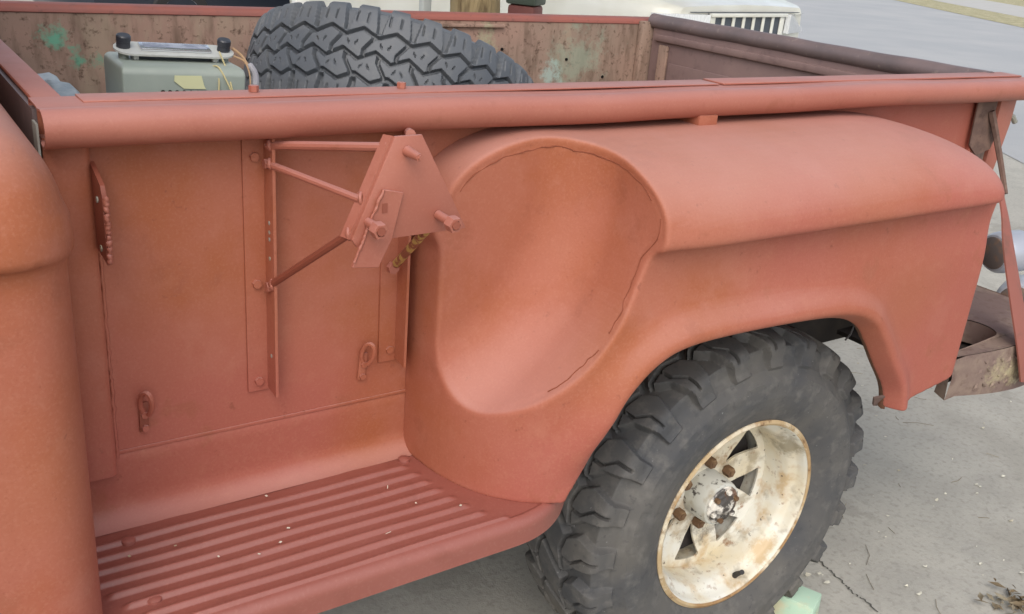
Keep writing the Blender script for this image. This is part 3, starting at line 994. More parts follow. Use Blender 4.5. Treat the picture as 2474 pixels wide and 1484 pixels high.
# --- rear: strap brace, lamps, bumper
Lf = catmull([(1.925, -0.095, 0.925), (1.918, -0.105, 0.905), (1.90, -0.13, 0.872), (1.863, -0.17, 0.819), (1.839, -0.225, 0.726), (1.829, -0.275, 0.63), (1.853, -0.292, 0.55)], 6)
Rt = catmull([(1.942, -0.095, 0.925), (1.945, -0.105, 0.903), (1.938, -0.13, 0.868), (1.924, -0.17, 0.811), (1.915, -0.225, 0.714), (1.911, -0.275, 0.615), (1.945, -0.292, 0.532)], 6)
v = []
f = []
Rt = Lf + (Rt - Lf) * 0.72
for a_, b_ in zip(Lf, Rt):
    v += [tuple(a_), tuple(0.5 * (a_ + b_) + np.array([0, -0.004, 0])), tuple(b_), (b_[0] + 0.010, b_[1] + 0.020, b_[2]), (b_[0] + 0.006, b_[1] + 0.020, b_[2]), tuple(b_ + np.array([-0.004, 0.004, 0])), tuple(a_ + np.array([0, 0.004, 0]))]
k7 = 7
for i in range(len(Lf) - 1):
    for k in range(k7):
        f.append((i * k7 + k, i * k7 + (k + 1) % k7, (i + 1) * k7 + (k + 1) % k7, (i + 1) * k7 + k))
f += [tuple(range(k7)), tuple(range((len(Lf) - 1) * k7, len(Lf) * k7))]
obj('fender_brace', v, f, BRACE, truck, 30)
ub_ = catmull([(1.945, -0.016, 1.085), (1.962, -0.034, 1.028), (1.957, -0.066, 0.968), (1.945, -0.098, 0.915)], 5)
MB().tube(ub_.tolist(), [0.0085 - 0.0002 * i for i in range(len(ub_))], 6).out('brace_upper_rod', BRACKET, truck, ang=50)
# rusty bent bracket between post and brace
bp_ = [(1.890, -0.0125, 1.115), (1.962, -0.0125, 1.115), (1.968, -0.016, 1.045), (1.978, -0.022, 1.025), (1.962, -0.026, 1.000), (1.925, -0.018, 0.985), (1.895, -0.014, 1.010)]
nb_ = len(bp_)
MB().add(bp_ + [(p[0], p[1] + 0.003, p[2]) for p in bp_], [tuple(range(nb_)), tuple(range(2 * nb_ - 1, nb_ - 1, -1))] + [(i, (i + 1) % nb_, nb_ + (i + 1) % nb_, nb_ + i) for i in range(nb_)]).out('bent_bracket', BRACKET, truck, ang=60)


def tail_lamp(c, ax):
    q = Vector(ax).to_track_quat('Y', 'Z').to_matrix().to_4x4()
    T_ = Matrix.Translation(c) @ q
    lamp = MB().lathe([(0.0001, 0.0), (0.030, 0.0015), (0.046, 0.006), (0.052, 0.016), (0.0535, 0.030), (0.0535, 0.085), (0.049, 0.092), (0.0001, 0.094)], 32).out('tail_lamp', LAMPGREY, truck, mtx=T_)
    MB().lathe([(0.0001, -0.004), (0.012, -0.0035), (0.030, -0.001), (0.040, 0.0025), (0.042, 0.0055)], 28).out('lamp_back', LAMPBACK, lamp, mtx=T_)
    return lamp


tail_lamp((2.155, 0.005, 0.715), (0.92, -0.25, 0.05))
tail_lamp((2.16, -0.085, 0.612), (0.9, 0.3, 0.0))
MB().box((2.150, -0.098, 0.556), (2.168, -0.086, 0.568)).out('wire_connector', BLUEPLASTIC, truck, bevel=0.002)

# bumper: heavy rusty step bumper wrapping round the fender's tail
outer = [(1.665, -0.235), (1.80, -0.262), (1.93, -0.268), (2.05, -0.262), (2.11, -0.235), (2.13, -0.19), (2.13, 0.6)]
oc = catmull([(p[0], p[1], 0) for p in outer[:6]], 5)[:, :2]
oc = np.vstack([oc, [[2.132, 0.2], [2.132, 0.75], [2.132, 1.40]]])
v = []
f = []
n = len(oc)
for i, p in enumerate(oc):
    t = i / (n - 1)
    ztop = 0.620 + 0.012 * min(1, i / 8)
    zbot = 0.528 - 0.012 * min(1, i / 8)
    v += [(p[0], p[1], ztop), (p[0], p[1] - 0.004 if i < 25 else p[1], 0.5 * (ztop + zbot)), (p[0], p[1], zbot)]
# front end of the face drops lower
v[0] = (1.660, -0.233, 0.612)
v[2] = (1.664, -0.236, 0.520)
for i in range(n - 1):
    f += [(i * 3, i * 3 + 1, i * 3 + 4, i * 3 + 3), (i * 3 + 1, i * 3 + 2, i * 3 + 5, i * 3 + 4)]
bump_me = mesh('bumper', v, f, RUST_BUMPER, 40)
bumper = put('bumper', bump_me, truck)
# top plate with rounded cut-out behind the fender
top = [(p[0], p[1]) for p in oc]
inn = [(1.95, 1.40), (1.70, 0.05), (1.70, -0.095), (1.79, -0.095), (1.835, -0.105)]
for a in np.radians(np.linspace(70, -95, 10)):
    inn.append((1.845 + 0.042 * math.cos(a), -0.160 + 0.052 * math.sin(a)))
inn += [(1.78, -0.214), (1.72, -0.214), (1.667, -0.2145)]
poly = top + inn
inn[0:2] = [(1.95, 1.40), (1.95, 0.05), (1.70, 0.05)]
poly = top + inn
from mathutils.geometry import tessellate_polygon
pv = [Vector((p[0], p[1] + (0.0035 if i < len(top) else 0), 0.619 + 0.011 * min(1, max(0, (p[0] - 1.665) / 0.2)))) for i, p in enumerate(poly)]
tris = tessellate_polygon([[Vector((p.x, p.y, 0)) for p in pv]])
obj('bumper_top', pv, [tuple(t) for t in tris], RUST_BUMPER, bumper, 30)
# inner skirt of the cut-out
v = []
bay = inn[3:]
for p in bay:
    v += [(p[0], p[1], 0.628 if p[0] > 1.8 else 0.619), (p[0], p[1], 0.575)]
f = [(2 * i, 2 * i + 1, 2 * i + 3, 2 * i + 2) for i in range(len(bay) - 1)]
obj('bumper_skirt', v, f, RUST_BUMPER, bumper, 40)
MB().box((1.668, -0.226, 0.556), (2.12, 0.06, 0.566)).out('bumper_floor', SHADE, bumper)
obj('bumper_end', [(1.660, -0.233, 0.612), (1.664, -0.236, 0.520), (1.672, -0.205, 0.525), (1.667, -0.2145, 0.619)], [(0, 1, 2, 3)], RUST_BUMPER, bumper, None)
# tread-plate dimples on the face
dm = MB()
for r in range(4):
    for c_ in range(13):
        xx = 1.74 + c_ * 0.024 + (r % 2) * 0.012
        zz = 0.546 + r * 0.018
        i = int(np.argmin(np.abs(oc[:26, 0] - xx)))
        yy = oc[i, 1]
        tilt = 0.8 if (r + c_) % 2 else -0.8
        T_ = Matrix.Translation((xx, yy - 0.0035, zz)) @ Matrix.Rotation(tilt, 4, 'Y')
        dm.add([tuple(T_ @ Vector(p)) for p in [(-0.009, 0.002, 0), (0, 0.002, -0.0035), (0.009, 0.002, 0), (0, 0.002, 0.0035), (0, -0.003, 0)]],
               [(0, 1, 4), (1, 2, 4), (2, 3, 4), (3, 0, 4)])
tag(dm.out('tread_plate_dimples', RUST_BUMPER, bumper, ang=60), kind='stuff')
MB().box((1.98, -0.20, 0.50), (2.03, -0.17, 0.525)).out('bumper_bracket', SHADE, bumper, bevel=0.003)
# return flange of the wheel opening, seen along its rear edge, and the torn rusty tip
av = []
for p in arch_curve[2:40]:
    av += [(p[0] + 0.003, -0.262, p[1] + 0.003), (p[0] + 0.001, -0.255, p[1] + 0.001), (p[0] + 0.003, -0.246, p[1] + 0.003)]
na = len(av) // 3
obj('arch_flange', av, [(3 * i + k, 3 * i + k + 1, 3 * i + k + 4, 3 * i + k + 3) for i in range(na - 1) for k in range(2)], FLANGE, truck, 60)
v = [(1.396, -0.262, 0.600), (1.440, -0.264, 0.580), (1.432, -0.248, 0.567), (1.404, -0.238, 0.567), (1.392, -0.244, 0.588)]
obj('fender_tip', v + [(p[0], p[1] + 0.004, p[2] + 0.003) for p in v], [(0, 1, 2), (0, 2, 3), (0, 3, 4), (5, 7, 6), (5, 8, 7), (5, 9, 8)] + [(i, (i + 1) % 5, 5 + (i + 1) % 5, 5 + i) for i in range(5)], RUST_BUMPER, truck, None)
MB().tube([(1.255, -0.245, 0.783), (1.262, -0.25, 0.768), (1.258, -0.25, 0.752), (1.246, -0.25, 0.742)], 0.0018, 6).out('loose_wire', BLACK, truck)

# --- underbody
MB().box((-1.2, 0.12, 0.50), (2.0, 0.18, 0.62)).out('frame_rail', SHADE, truck)
MB().box((-1.2, 1.02, 0.50), (2.0, 1.08, 0.62)).out('frame_rail', SHADE, truck)
MB().tube([(1.13, -0.02, 0.365), (1.13, 1.22, 0.365)], 0.04, 14).out('axle_tube', SHADE, truck)
MB().lathe([(0.0001, -0.13), (0.09, -0.11), (0.14, 0), (0.09, 0.11), (0.0001, 0.13)], 20).out('differential', SHADE, truck, mtx=Matrix.Translation((1.13, 0.6, 0.365)))

# --- wheels
def tri(p):
    return 2 * np.abs(p - np.floor(p + 0.5)) * 2 - 1


def tyre_mesh(name, R, width, rrim, m, style, nth=1150):
    hw = width / 2
    # profile: arc-length samples from outer bead over the tread to inner bead
    pr = [(rrim - 0.014, -0.70 * hw), (rrim - 0.004, -0.84 * hw), (rrim + 0.020, -0.945 * hw), (rrim + 0.045, -1.03 * hw), (rrim + 0.075, -1.06 * hw),
          (R - 0.060, -1.03 * hw), (R - 0.035, -0.985 * hw), (R - 0.018, -0.94 * hw), (R - 0.007, -0.85 * hw), (R - 0.002, -0.60 * hw), (R, -0.3 * hw), (R, 0)]
    pr = pr + [(a, -b_) for a, b_ in pr[:-1][::-1]]
    c = catmull([(a, b_, 0) for a, b_ in pr], 6)[:, :2]
    seg = np.r_[0, np.cumsum(np.hypot(*np.diff(c, axis=0).T))]
    half_l = seg[-1] / 2
    zone = hw * 0.93 + 0.062
    s = half_l + np.r_[np.linspace(-half_l, -zone, 26, endpoint=False), np.linspace(-zone, zone, 190, endpoint=False), np.linspace(zone, half_l, 26)]
    npf = len(s)
    pr_r = np.interp(s, seg, c[:, 0])
    pr_y = np.interp(s, seg, c[:, 1])
    tr = np.gradient(pr_r, s)
    ty = np.gradient(pr_y, s)
    nr, nyv = ty, -tr
    nl = np.hypot(nr, nyv)
    nr, nyv = nr / nl, nyv / nl
    sgn = np.sign(nr[int(np.argmin(np.abs(s - half_l)))])
    nr, nyv = nr * sgn, nyv * sgn
    th = np.linspace(0, 2 * np.pi, nth, endpoint=False)
    TH, S = np.meshgrid(th, s, indexing='ij')
    sc = (S - seg[-1] / 2)                   # signed distance from the crown centre
    side = np.sign(sc)
    a = np.abs(sc)
    edge = hw * 0.93                         # where tread turns to shoulder
    depth = 0.018
    if style == 'mud':
        N = 24
        ph = TH * N / (2 * np.pi) + np.where(side > 0, 0.5, 0.0)
        # shoulder lugs: groove widens outward, ends on the sidewall
        zig = 0.16 * np.clip((a - 0.045) / 0.02, -1, 1)
        fr = np.abs(((ph + zig) % 1) - 0.5) * 2      # 0 at groove centre (.5) .. 1
        gw = 0.24 + 0.32 * np.clip((a - 0.05) / 0.07, 0, 1)
        g_sh = 1 - smooth(gw - 0.06, gw + 0.06, fr)
        g_sh = g_sh * smooth(0.030, 0.040, a) * (1 - smooth(edge + 0.042, edge + 0.056, a))
        # sipe in each lug
        fs_ = np.abs(((ph + 0.5 + 0.10 * np.clip((a - 0.07) / 0.012, -1, 1)) % 1) - 0.5)
        sip = (1 - smooth(0.018, 0.034, fs_)) * smooth(0.030, 0.04, a) * (1 - smooth(edge + 0.004, edge + 0.012, a)) * 0.55
        # centre zigzag grooves
        zz = 0.034 + 0.007 * tri(TH * N / (2 * np.pi))
        g_c = 1 - smooth(0.0028, 0.0055, np.abs(a - zz))
        fr2 = np.abs(((TH * N / (2 * np.pi) + 0.25 + sc * 9) % 1) - 0.5) * 2
        g_t = (1 - smooth(0.14, 0.24, fr2)) * (1 - smooth(zz - 0.004, zz + 0.001, a))
        g = np.maximum.reduce([g_sh, g_c, g_t, sip])
        top = 1 - smooth(edge + 0.040, edge + 0.050, a)
        hgt = top * depth * (1 - 0.35 * smooth(edge, edge + 0.04, a)) * (1 - g)
        base = -depth * 0.0
    else:
        N = 31
        p0 = TH * N / (2 * np.pi)
        g = np.zeros_like(TH)
        for pos, phs, amp in ((0.047, 0.0, 0.0085), (0.0, 0.5, 0.0095), (-0.047, 0.0, 0.0085)):
            zl = pos + amp * tri(p0 + phs)
            g = np.maximum(g, 1 - smooth(0.0024, 0.0050, np.abs(sc - zl)))
        # transverse grooves between the hexagonal blocks of the two inner rows
        row = np.where(sc > 0, 0.25, 0.75)
        fr = np.abs(((p0 + row + 0.12 * np.clip((a - 0.024) / 0.012, -1, 1)) % 1) - 0.5) * 2
        g = np.maximum(g, (1 - smooth(0.06, 0.15, fr)) * (1 - smooth(0.044, 0.050, a)))
        # shoulder lugs
        fr = np.abs(((p0 + row + 0.25) % 1) - 0.5) * 2
        gw = 0.15 + 0.26 * np.clip((a - 0.06) / 0.05, 0, 1)
        g = np.maximum(g, (1 - smooth(gw - 0.05, gw + 0.06, fr)) * smooth(0.046, 0.054, a))
        # sipes
        fs_ = np.abs(((p0 * 3 + row) % 1) - 0.5)
        g = np.maximum(g, 0.45 * (1 - smooth(0.05, 0.11, fs_)) * smooth(0.066, 0.072, a) * (1 - smooth(0.088, 0.094, a)))
        fs_ = np.abs(((p0 * 1 + row + 0.5) % 1) - 0.5)
        g = np.maximum(g, 0.35 * (1 - smooth(0.03, 0.05, np.abs(fs_ - 0.12))) * (np.abs(a - 0.024 - 0.1 * (fs_ - 0.12)) < 0.0025))
        top = 1 - smooth(edge + 0.016, edge + 0.028, a)
        depth = 0.012
        hgt = top * depth * (1 - g)
    # sidewall bands and faint raised blocks
    hgt = hgt + 0.0016 * (1 - smooth(0.002, 0.004, np.abs(a - (edge + 0.066)))) + 0.0014 * (1 - smooth(0.002, 0.004, np.abs(a - (edge + 0.100))))
    blk = (np.abs(((TH * 22 / (2 * np.pi)) % 1) - 0.5) < 0.22) * (1 - smooth(0.006, 0.008, np.abs(a - (edge + 0.078))))
    hgt = hgt + 0.0012 * blk
    off = hgt - depth * (1 - smooth(edge + 0.025, edge + 0.075, a))
    r = pr_r[None, :] + nr[None, :] * off
    yv = pr_y[None, :] + nyv[None, :] * off
    # keep the bead on the rim
    P = np.stack([r * np.cos(TH), np.broadcast_to(yv, TH.shape), r * np.sin(TH)], -1)
    v, q = grid_mesh(P, closed_u=True)
    return fast_mesh(name, v, q, m, None, 40)


RT, WT, RR = 0.375, 0.232, 0.203
tyre_me = tyre_mesh('tyre', RT, WT, RR, RUBBER, 'mud')
# rim: barrel with lips and a dished disc with eight windows
YB = 0.100
rim_prof = [(0.2005, -YB + 0.006), (0.2045, -YB + 0.001), (0.2045, -YB - 0.003), (0.1995, -YB - 0.0055), (0.1945, -YB - 0.002), (0.1915, -YB + 0.006),
            (0.190, -YB + 0.016), (0.1865, -YB + 0.022), (0.178, -YB + 0.028), (0.1745, -YB + 0.036), (0.1725, -YB + 0.055), (0.1715, -YB + 0.085), (0.171, -YB + 0.10), (0.171, 0.03),
            (0.182, 0.06), (0.19, 0.085), (0.2045, YB), (0.2045, YB + 0.003)]
YD = -0.012            # disc plane (local y), wheel centre at local 0
nr_, na_ = 16, 8 * 24


def disc_profile(r):
    return YD + 0.010 * float(smooth(0.172, 0.135, np.array(r))) if False else YD + 0.012 * max(0, min(1, (0.165 - r) / 0.06)) - 0.004 * max(0, min(1, (0.075 - r) / 0.02))


def wheel_disc():
    bm = bmesh.new()
    rad = [0.046, 0.056, 0.066, 0.074, 0.079, 0.086, 0.096, 0.106, 0.116, 0.126, 0.136, 0.146, 0.1525, 0.1555, 0.162, 0.167, 0.1712]
    cols = [-1, -0.5, 0, 0.5, 1]
    a0 = math.radians(-7.0)
    ring = []
    for r in rad:
        t = max(0.0, min(1.0, (r - 0.076) / (0.1525 - 0.076)))
        half = 0.045 + 0.24 * t
        if r > 0.1525:
            half = 0.27
        us = [c * half for c in cols] + [half + (1 - 2 * half) * q_ / 6 for q_ in range(1, 6)]
        row = []
        for sct in range(8):
            for u in us:
                a = a0 + math.radians(45) * (sct + u)
                row.append(bm.verts.new((r * math.cos(a), disc_profile(r), r * math.sin(a))))
        ring.append(row)
    n = len(ring[0])
    for i in range(len(rad) - 1):
        for k in range(n):
            if 0.078 < rad[i] and rad[i + 1] < 0.1556 and (k % 10) < 4:
                continue
            bm.faces.new((ring[i][k], ring[i + 1][k], ring[i + 1][(k + 1) % n], ring[i][(k + 1) % n]))
    bmesh.ops.recalc_face_normals(bm, faces=bm.faces)
    bmesh.ops.solidify(bm, geom=bm.faces, thickness=0.005)
    return bm


bm = wheel_disc()
disc_me = bpy.data.meshes.new('wheel_disc')
bm.to_mesh(disc_me)
bm.free()
finish(disc_me, RIM, 40)
lip_b = MB().lathe([(0.2010, -YB + 0.006), (0.2054, -YB + 0.001), (0.2054, -YB - 0.0035), (0.1995, -YB - 0.0066), (0.1950, -YB - 0.0040)], 96)
lip_me = mesh('rim_lip', lip_b.v, lip_b.f, RIMLIP, 50)
rim_b = MB().lathe(rim_prof, 96)
rim_me = mesh('wheel', rim_b.v, rim_b.f, RIM, 50)


def build_wheel(cx_, cy_, cz_, flip):
    base = Matrix.Translation((cx_, cy_, cz_)) @ (Matrix.Rotation(math.pi, 4, 'Z') if flip else Matrix.Identity(4))
    w = put('wheel', rim_me, truck, base)
    put('tyre', tyre_me, w, base)
    put('wheel_disc', disc_me, w, base)
    put('rim_lip', lip_me, w, base)
    MB().lathe([(0.0001, -0.060), (0.040, -0.060), (0.0455, -0.0575), (0.0475, -0.052), (0.049, -0.030), (0.051, 0.002), (0.060, 0.004), (0.060, 0.03)], 40).out('hub', HUBM, w, mtx=base)
    MB().lathe([(0.0001, -0.071), (0.014, -0.070), (0.020, -0.067), (0.026, -0.0668), (0.030, -0.064), (0.038, -0.0635), (0.041, -0.0602)], 18).out('hub_cap', HUBCAP, w, mtx=base, ang=20)
    for k in range(6):
        a = math.radians(20 + 60 * k)
        c = Vector((0.031 * math.cos(a), -0.0635, 0.031 * math.sin(a)))
        MB().tube([base @ c, base @ (c + Vector((0, -0.008, 0)))], 0.0055, 6).out('hub_bolt', HUBCAP if k % 2 else RUSTNUT, w, ang=25)
    for k in range(6):
        a = math.radians(28 + 60 * k)
        c = base @ Vector((0.0695 * math.cos(a), disc_profile(0.0695) - 0.002, 0.0695 * math.sin(a)))
        ax_ = base.to_3x3() @ Vector((0, -1, 0))
        nt = hexnut('lug_nut', c, ax_, 0.0115, 0.017, RUSTNUT, w, 0.5)
        MB().tube([c + ax_ * 0.002, c + ax_ * 0.0185], 0.0055, 8).out('wheel_stud', RUSTNUT, w)
    a = math.radians(-72)
    vs = [base @ Vector((r_ * math.cos(a), y_, r_ * math.sin(a))) for r_, y_ in ((0.188, -0.078), (0.176, -0.086), (0.164, -0.097), (0.158, -0.102))]
    MB().tube(vs, [0.0065, 0.0055, 0.0045, 0.0052], 10).out('valve_stem', BLACK, w)
    bd = MB().lathe([(0.0001, 0.085), (0.12, 0.085), (0.150, 0.075), (0.155, 0.04), (0.155, 0.02), (0.0001, 0.02)], 32).out('brake_drum', SHADE, w, mtx=base)
    return w


build_wheel(1.13, -0.080, 0.362, False)
build_wheel(1.13, 1.29, 0.362, True)

# --- cab: lower body by the same implicit method, upper cab with rear glass
hc = 0.008
cx0, cy0, cz0 = -0.62, -0.34, 0.46
gx2 = np.arange(cx0, 0.03, hc)
gy2 = np.arange(cy0, 1.56, hc)
gz2 = np.arange(cz0, 1.25, hc)
X, Y, Z = np.meshgrid(gx2, gy2, gz2, indexing='ij')
yc = 0.605
UU = np.abs(Y - yc)
wid = yc + 0.298
XR = -0.012
dxr = np.maximum((X - (XR - 0.075)) / 0.075, 0)
duu = np.maximum((UU - (wid - 0.10)) / 0.10, 0)
fz = np.maximum((Z - 1.06) / 0.121, 0)
crown = dxr ** 2.4 + duu ** 2.4 + fz ** 2.2 - 1
crown = np.maximum(unit(crown, hc), 1.062 - Z)
wl = wid - 0.020
duu = np.maximum((UU - (wl - 0.09)) / 0.09, 0)
dxr = np.maximum((X - (XR - 0.004 - 0.07)) / 0.07, 0)
low = unit(dxr ** 2.6 + duu ** 2.6 - 1, hc)
low = np.maximum(np.maximum(low, Z - 1.09), 0.50 - Z)
FC = smin(crown, low, 0.018)
FC = np.maximum(FC, cx0 + 0.02 - X)
V, Q, NN = surface_nets(FC, (cx0, cy0, cz0), hc)
put('cab_body', fast_mesh('cab_body', V, Q, PRIMER, NN), truck)
del X, Y, Z, UU, crown, low, FC
ub = MB()
v = []
for zz, sx, sy in ((1.14, 0.0, 0.0), (1.45, 0.035, 0.05), (1.68, 0.09, 0.13), (1.76, 0.20, 0.26)):
    hw_ = 0.715 - sy
    xr = -0.060 - sx
    ring = []
    rc = 0.14
    for a in np.radians(np.linspace(0, 90, 7)):
        ring.append((xr - rc + rc * math.cos(a), yc - hw_ + rc - rc * math.sin(a), zz))
    ring.append((-0.60, yc - hw_, zz))
    ring.append((-0.60, yc + hw_, zz))
    for a in np.radians(np.linspace(90, 0, 7)):
        ring.append((xr - rc + rc * math.cos(a), yc + hw_ - rc + rc * math.sin(a), zz))
    v.append(ring)
v, q = grid_mesh(np.array(v), closed_v=True)
q = [tuple(t) for t in q] + [tuple(range(len(v) - 16, len(v)))]
obj('cab_upper', v, q, PRIMER, truck, 50)
MB().box((-0.088, yc - 0.42, 1.27), (-0.070, yc + 0.42, 1.52)).out('rear_window', CARGLASS, truck, mtx=None, bevel=0.006)
MB().box((-0.0075, -0.030, 1.04), (-0.0050, -0.004, 1.140)).out('bare_metal_strip', BAREGREY, truck)

# ------------------------------------------------------------------ things in the bed
spare_me = tyre_mesh('tyre', 0.340, 0.235, 0.185, RUBBER_SPARE, 'block', 1150)
ax_dir = Vector((0.398, 0.339, 1.0)).normalized()
spare = put('spare_tyre', spare_me, None, Matrix.Translation((0.874, 0.835, 0.968)) @ ax_dir.to_track_quat('Y', 'Z').to_matrix().to_4x4() @ Matrix.Rotation(0.3, 4, 'Y'))
tag(spare, 'grey spare tyre with chunky block tread lying tilted in the cargo bed', 'tyre')
rad = empty('car_radio', (0.272, 0.45, 1.000), 0.0, 'old grey green car radio with two black knobs and loose wires', 'radio',
            rot=Matrix.Rotation(math.radians(-2), 4, 'Z') @ Matrix.Rotation(math.radians(2), 4, 'Y'))
RM = Wm[rad]


def rp(name, b_, m, parent=rad, **k):
    return b_.out(name, m, parent, mtx=RM, **k)


# case: tapered box, chamfered front
v = []
for zz, hx_, y0_, y1_ in ((0.0, 0.094, -0.070, 0.075), (0.126, 0.097, -0.074, 0.078), (0.134, 0.096, -0.068, 0.076), (0.138, 0.090, -0.055, 0.070)):
    v += [(-hx_, y0_, zz), (hx_, y0_, zz), (hx_, y1_, zz), (-hx_, y1_, zz)]
f = [(0, 1, 2, 3), (12, 13, 14, 15)]
for i in range(3):
    f += [(i * 4 + k, i * 4 + (k + 1) % 4, i * 4 + 4 + (k + 1) % 4, i * 4 + 4 + k) for k in range(4)]
rp('radio_case', MB().add(v, f), RADIO_GREEN, bevel=0.006, seg=3)
MB0 = MB()
stad = []
L_, W_ = 0.096, 0.027
for a in np.radians(np.linspace(-90, 90, 9)):
    stad.append((L_ - W_ + W_ * math.cos(a), W_ * math.sin(a)))
for a in np.radians(np.linspace(90, 270, 9)):
    stad.append((-L_ + W_ + W_ * math.cos(a), W_ * math.sin(a)))
tiltM = Matrix.Translation((0, -0.004, 0.152)) @ Matrix.Rotation(math.radians(14), 4, 'X')
n = len(stad)
v = [tuple(tiltM @ Vector((p[0], p[1], 0))) for p in stad] + [tuple(tiltM @ Vector((p[0], p[1], 0.003))) for p in stad]
f = [tuple(range(n))[::-1], tuple(range(n, 2 * n))] + [(i, (i + 1) % n, n + (i + 1) % n, n + i) for i in range(n)]
fp = rp('faceplate', MB().add(v, f), RADIO_PLATE)
rp('dial_bezel', MB().box((-0.056, -0.014, 0.0032), (0.056, 0.014, 0.0085), tiltM), CHROME, fp, bevel=0.0015)
rp('dial_window', MB().box((-0.050, -0.0075, 0.0086), (0.050, 0.0085, 0.0092), tiltM), DIAL, fp)
for sx in (-1, 1):
    q0 = tiltM @ Vector((sx * 0.080, 0.003, 0.003))
    up = tiltM.to_3x3() @ Vector((0, 0, 1))
    rp('knob', MB().tube([q0, q0 + up * 0.010, q0 + up * 0.0105, q0 + up * 0.018, q0 + up * 0.0200], [0.0108, 0.0105, 0.0112, 0.0112, 0.0095], 20), KNOB, fp, ang=40)
    rp('knob_shaft', MB().tube([tuple(tiltM @ Vector((sx * 0.080, 0.003, -0.002))), (sx * 0.080, -0.004, 0.130)], 0.008, 12), RADIO_GREEN)
rp('tuner_block', MB().box((-0.058, -0.010, 0.1385), (0.056, 0.014, 0.1485)), GRILLE, bevel=0.001)
rp('tuner_bracket', MB().box((-0.068, -0.020, 0.1382), (-0.060, 0.012, 0.1490)), RADIO_PLATE, bevel=0.001)
rp('tuner_bracket', MB().box((0.058, -0.020, 0.1382), (0.066, 0.012, 0.1490)), RADIO_PLATE, bevel=0.001)
# tape label stuck on the front face
v = [(-0.018, -0.0748, 0.1235), (0.024, -0.0748, 0.1240), (0.028, -0.0747, 0.109), (0.031, -0.0746, 0.103), (-0.004, -0.0746, 0.103), (-0.0190, -0.0747, 0.1145)]
v2 = [(p[0], p[1] - 0.0008, p[2]) for p in v]
rp('tape_label', MB().add(v2 + v, [(0, 1, 2, 3, 4, 5)] + [(i, (i + 1) % 6, 6 + (i + 1) % 6, 6 + i) for i in range(6)]), TAPE, ang=20)
for k in range(9):
    xx = -0.036 + k * 0.0110
    rp('vent_hole', MB().tube([(xx, -0.0725, 0.0965), (xx, -0.0746, 0.0965)], 0.0036, 12), HOLE)
rp('wire', MB().tube(catmull([(0.046, -0.052, 0.136), (0.054, -0.066, 0.137), (0.066, -0.080, 0.112), (0.076, -0.086, 0.085), (0.086, -0.088, 0.06)], 6).tolist(), 0.0014, 6), WIRE)
rp('wire', MB().tube(catmull([(0.044, -0.054, 0.135), (0.052, -0.072, 0.122), (0.050, -0.080, 0.095), (0.046, -0.082, 0.065)], 6).tolist(), 0.0013, 6), WIRE)
rp('wire', MB().tube(catmull([(0.068, -0.02, 0.156), (0.070, -0.06, 0.130), (0.073, -0.080, 0.10), (0.078, -0.084, 0.06)], 6).tolist(), 0.0013, 6), WIRE)
rp('wire', MB().tube(catmull([(0.096, 0.0, 0.160), (0.108, -0.01, 0.150), (0.117, -0.02, 0.135)], 6).tolist(), 0.0022, 6), WIRE2)
rp('wire', MB().tube(catmull([(0.092, -0.02, 0.150), (0.108, -0.03, 0.142), (0.114, -0.04, 0.12), (0.108, -0.055, 0.095), (0.09, -0.07, 0.08)], 6).tolist(), 0.0015, 6), WIRE2)
rp('wire_wrap', MB().tube(catmull([(0.117, -0.022, 0.138), (0.126, -0.028, 0.122), (0.124, -0.036, 0.100), (0.118, -0.042, 0.078)], 6).tolist(), [0.004] + [0.0062] * 17 + [0.005], 10), CLOTHTAPE)
# tarp bundle under and beside the radio
xs = np.linspace(0.042, 0.47, 44)
ys = np.linspace(0.14, 0.78, 60)
XX, YY = np.meshgrid(xs, ys, indexing='ij')
ez = np.minimum(smooth(0, 0.05, XX - xs[0]), smooth(0, 0.05, xs[-1] - XX)) * np.minimum(smooth(0, 0.07, YY - ys[0]), smooth(0, 0.07, ys[-1] - YY))
flat = smooth(0.08, 0.13, XX - xs[0])
ZZ = 0.7165 + ez * (0.362 - 0.083 * flat + (0.010 * np.sin(XX * 31 + 2 * np.sin(YY * 11)) + 0.008 * np.sin(YY * 37 + XX * 13)) * (1 - 0.85 * flat))
v, q = grid_mesh(np.stack([XX, YY, ZZ], -1))
tag(put('tarp_bundle', fast_mesh('tarp_bundle', v, q, TARP)), 'blue grey tarp bundle in the bed corner under the old radio', 'tarp')

# ------------------------------------------------------------------ wheel chock and litter
b = MB()
ck = Matrix.Translation((1.380, -0.165, 0.0)) @ Matrix.Rotation(math.radians(24), 4, 'Z')
v = [(-0.035, -0.06, 0.0), (0.06, -0.06, 0.0), (0.06, 0.06, 0.0), (-0.035, 0.06, 0.0), (-0.025, -0.06, 0.075), (0.04, -0.06, 0.075), (0.04, 0.06, 0.075), (-0.025, 0.06, 0.075)]
b.add([tuple(ck @ Vector(p)) for p in v], [(0, 3, 2, 1), (4, 5, 6, 7), (0, 1, 5, 4), (1, 2, 6, 5), (2, 3, 7, 6), (3, 0, 4, 7)])
tag(b.out('wheel_chock', GREENWOOD, None, bevel=0.003), 'mint green painted wooden block chocked behind the rear wheel', 'wheel chock')

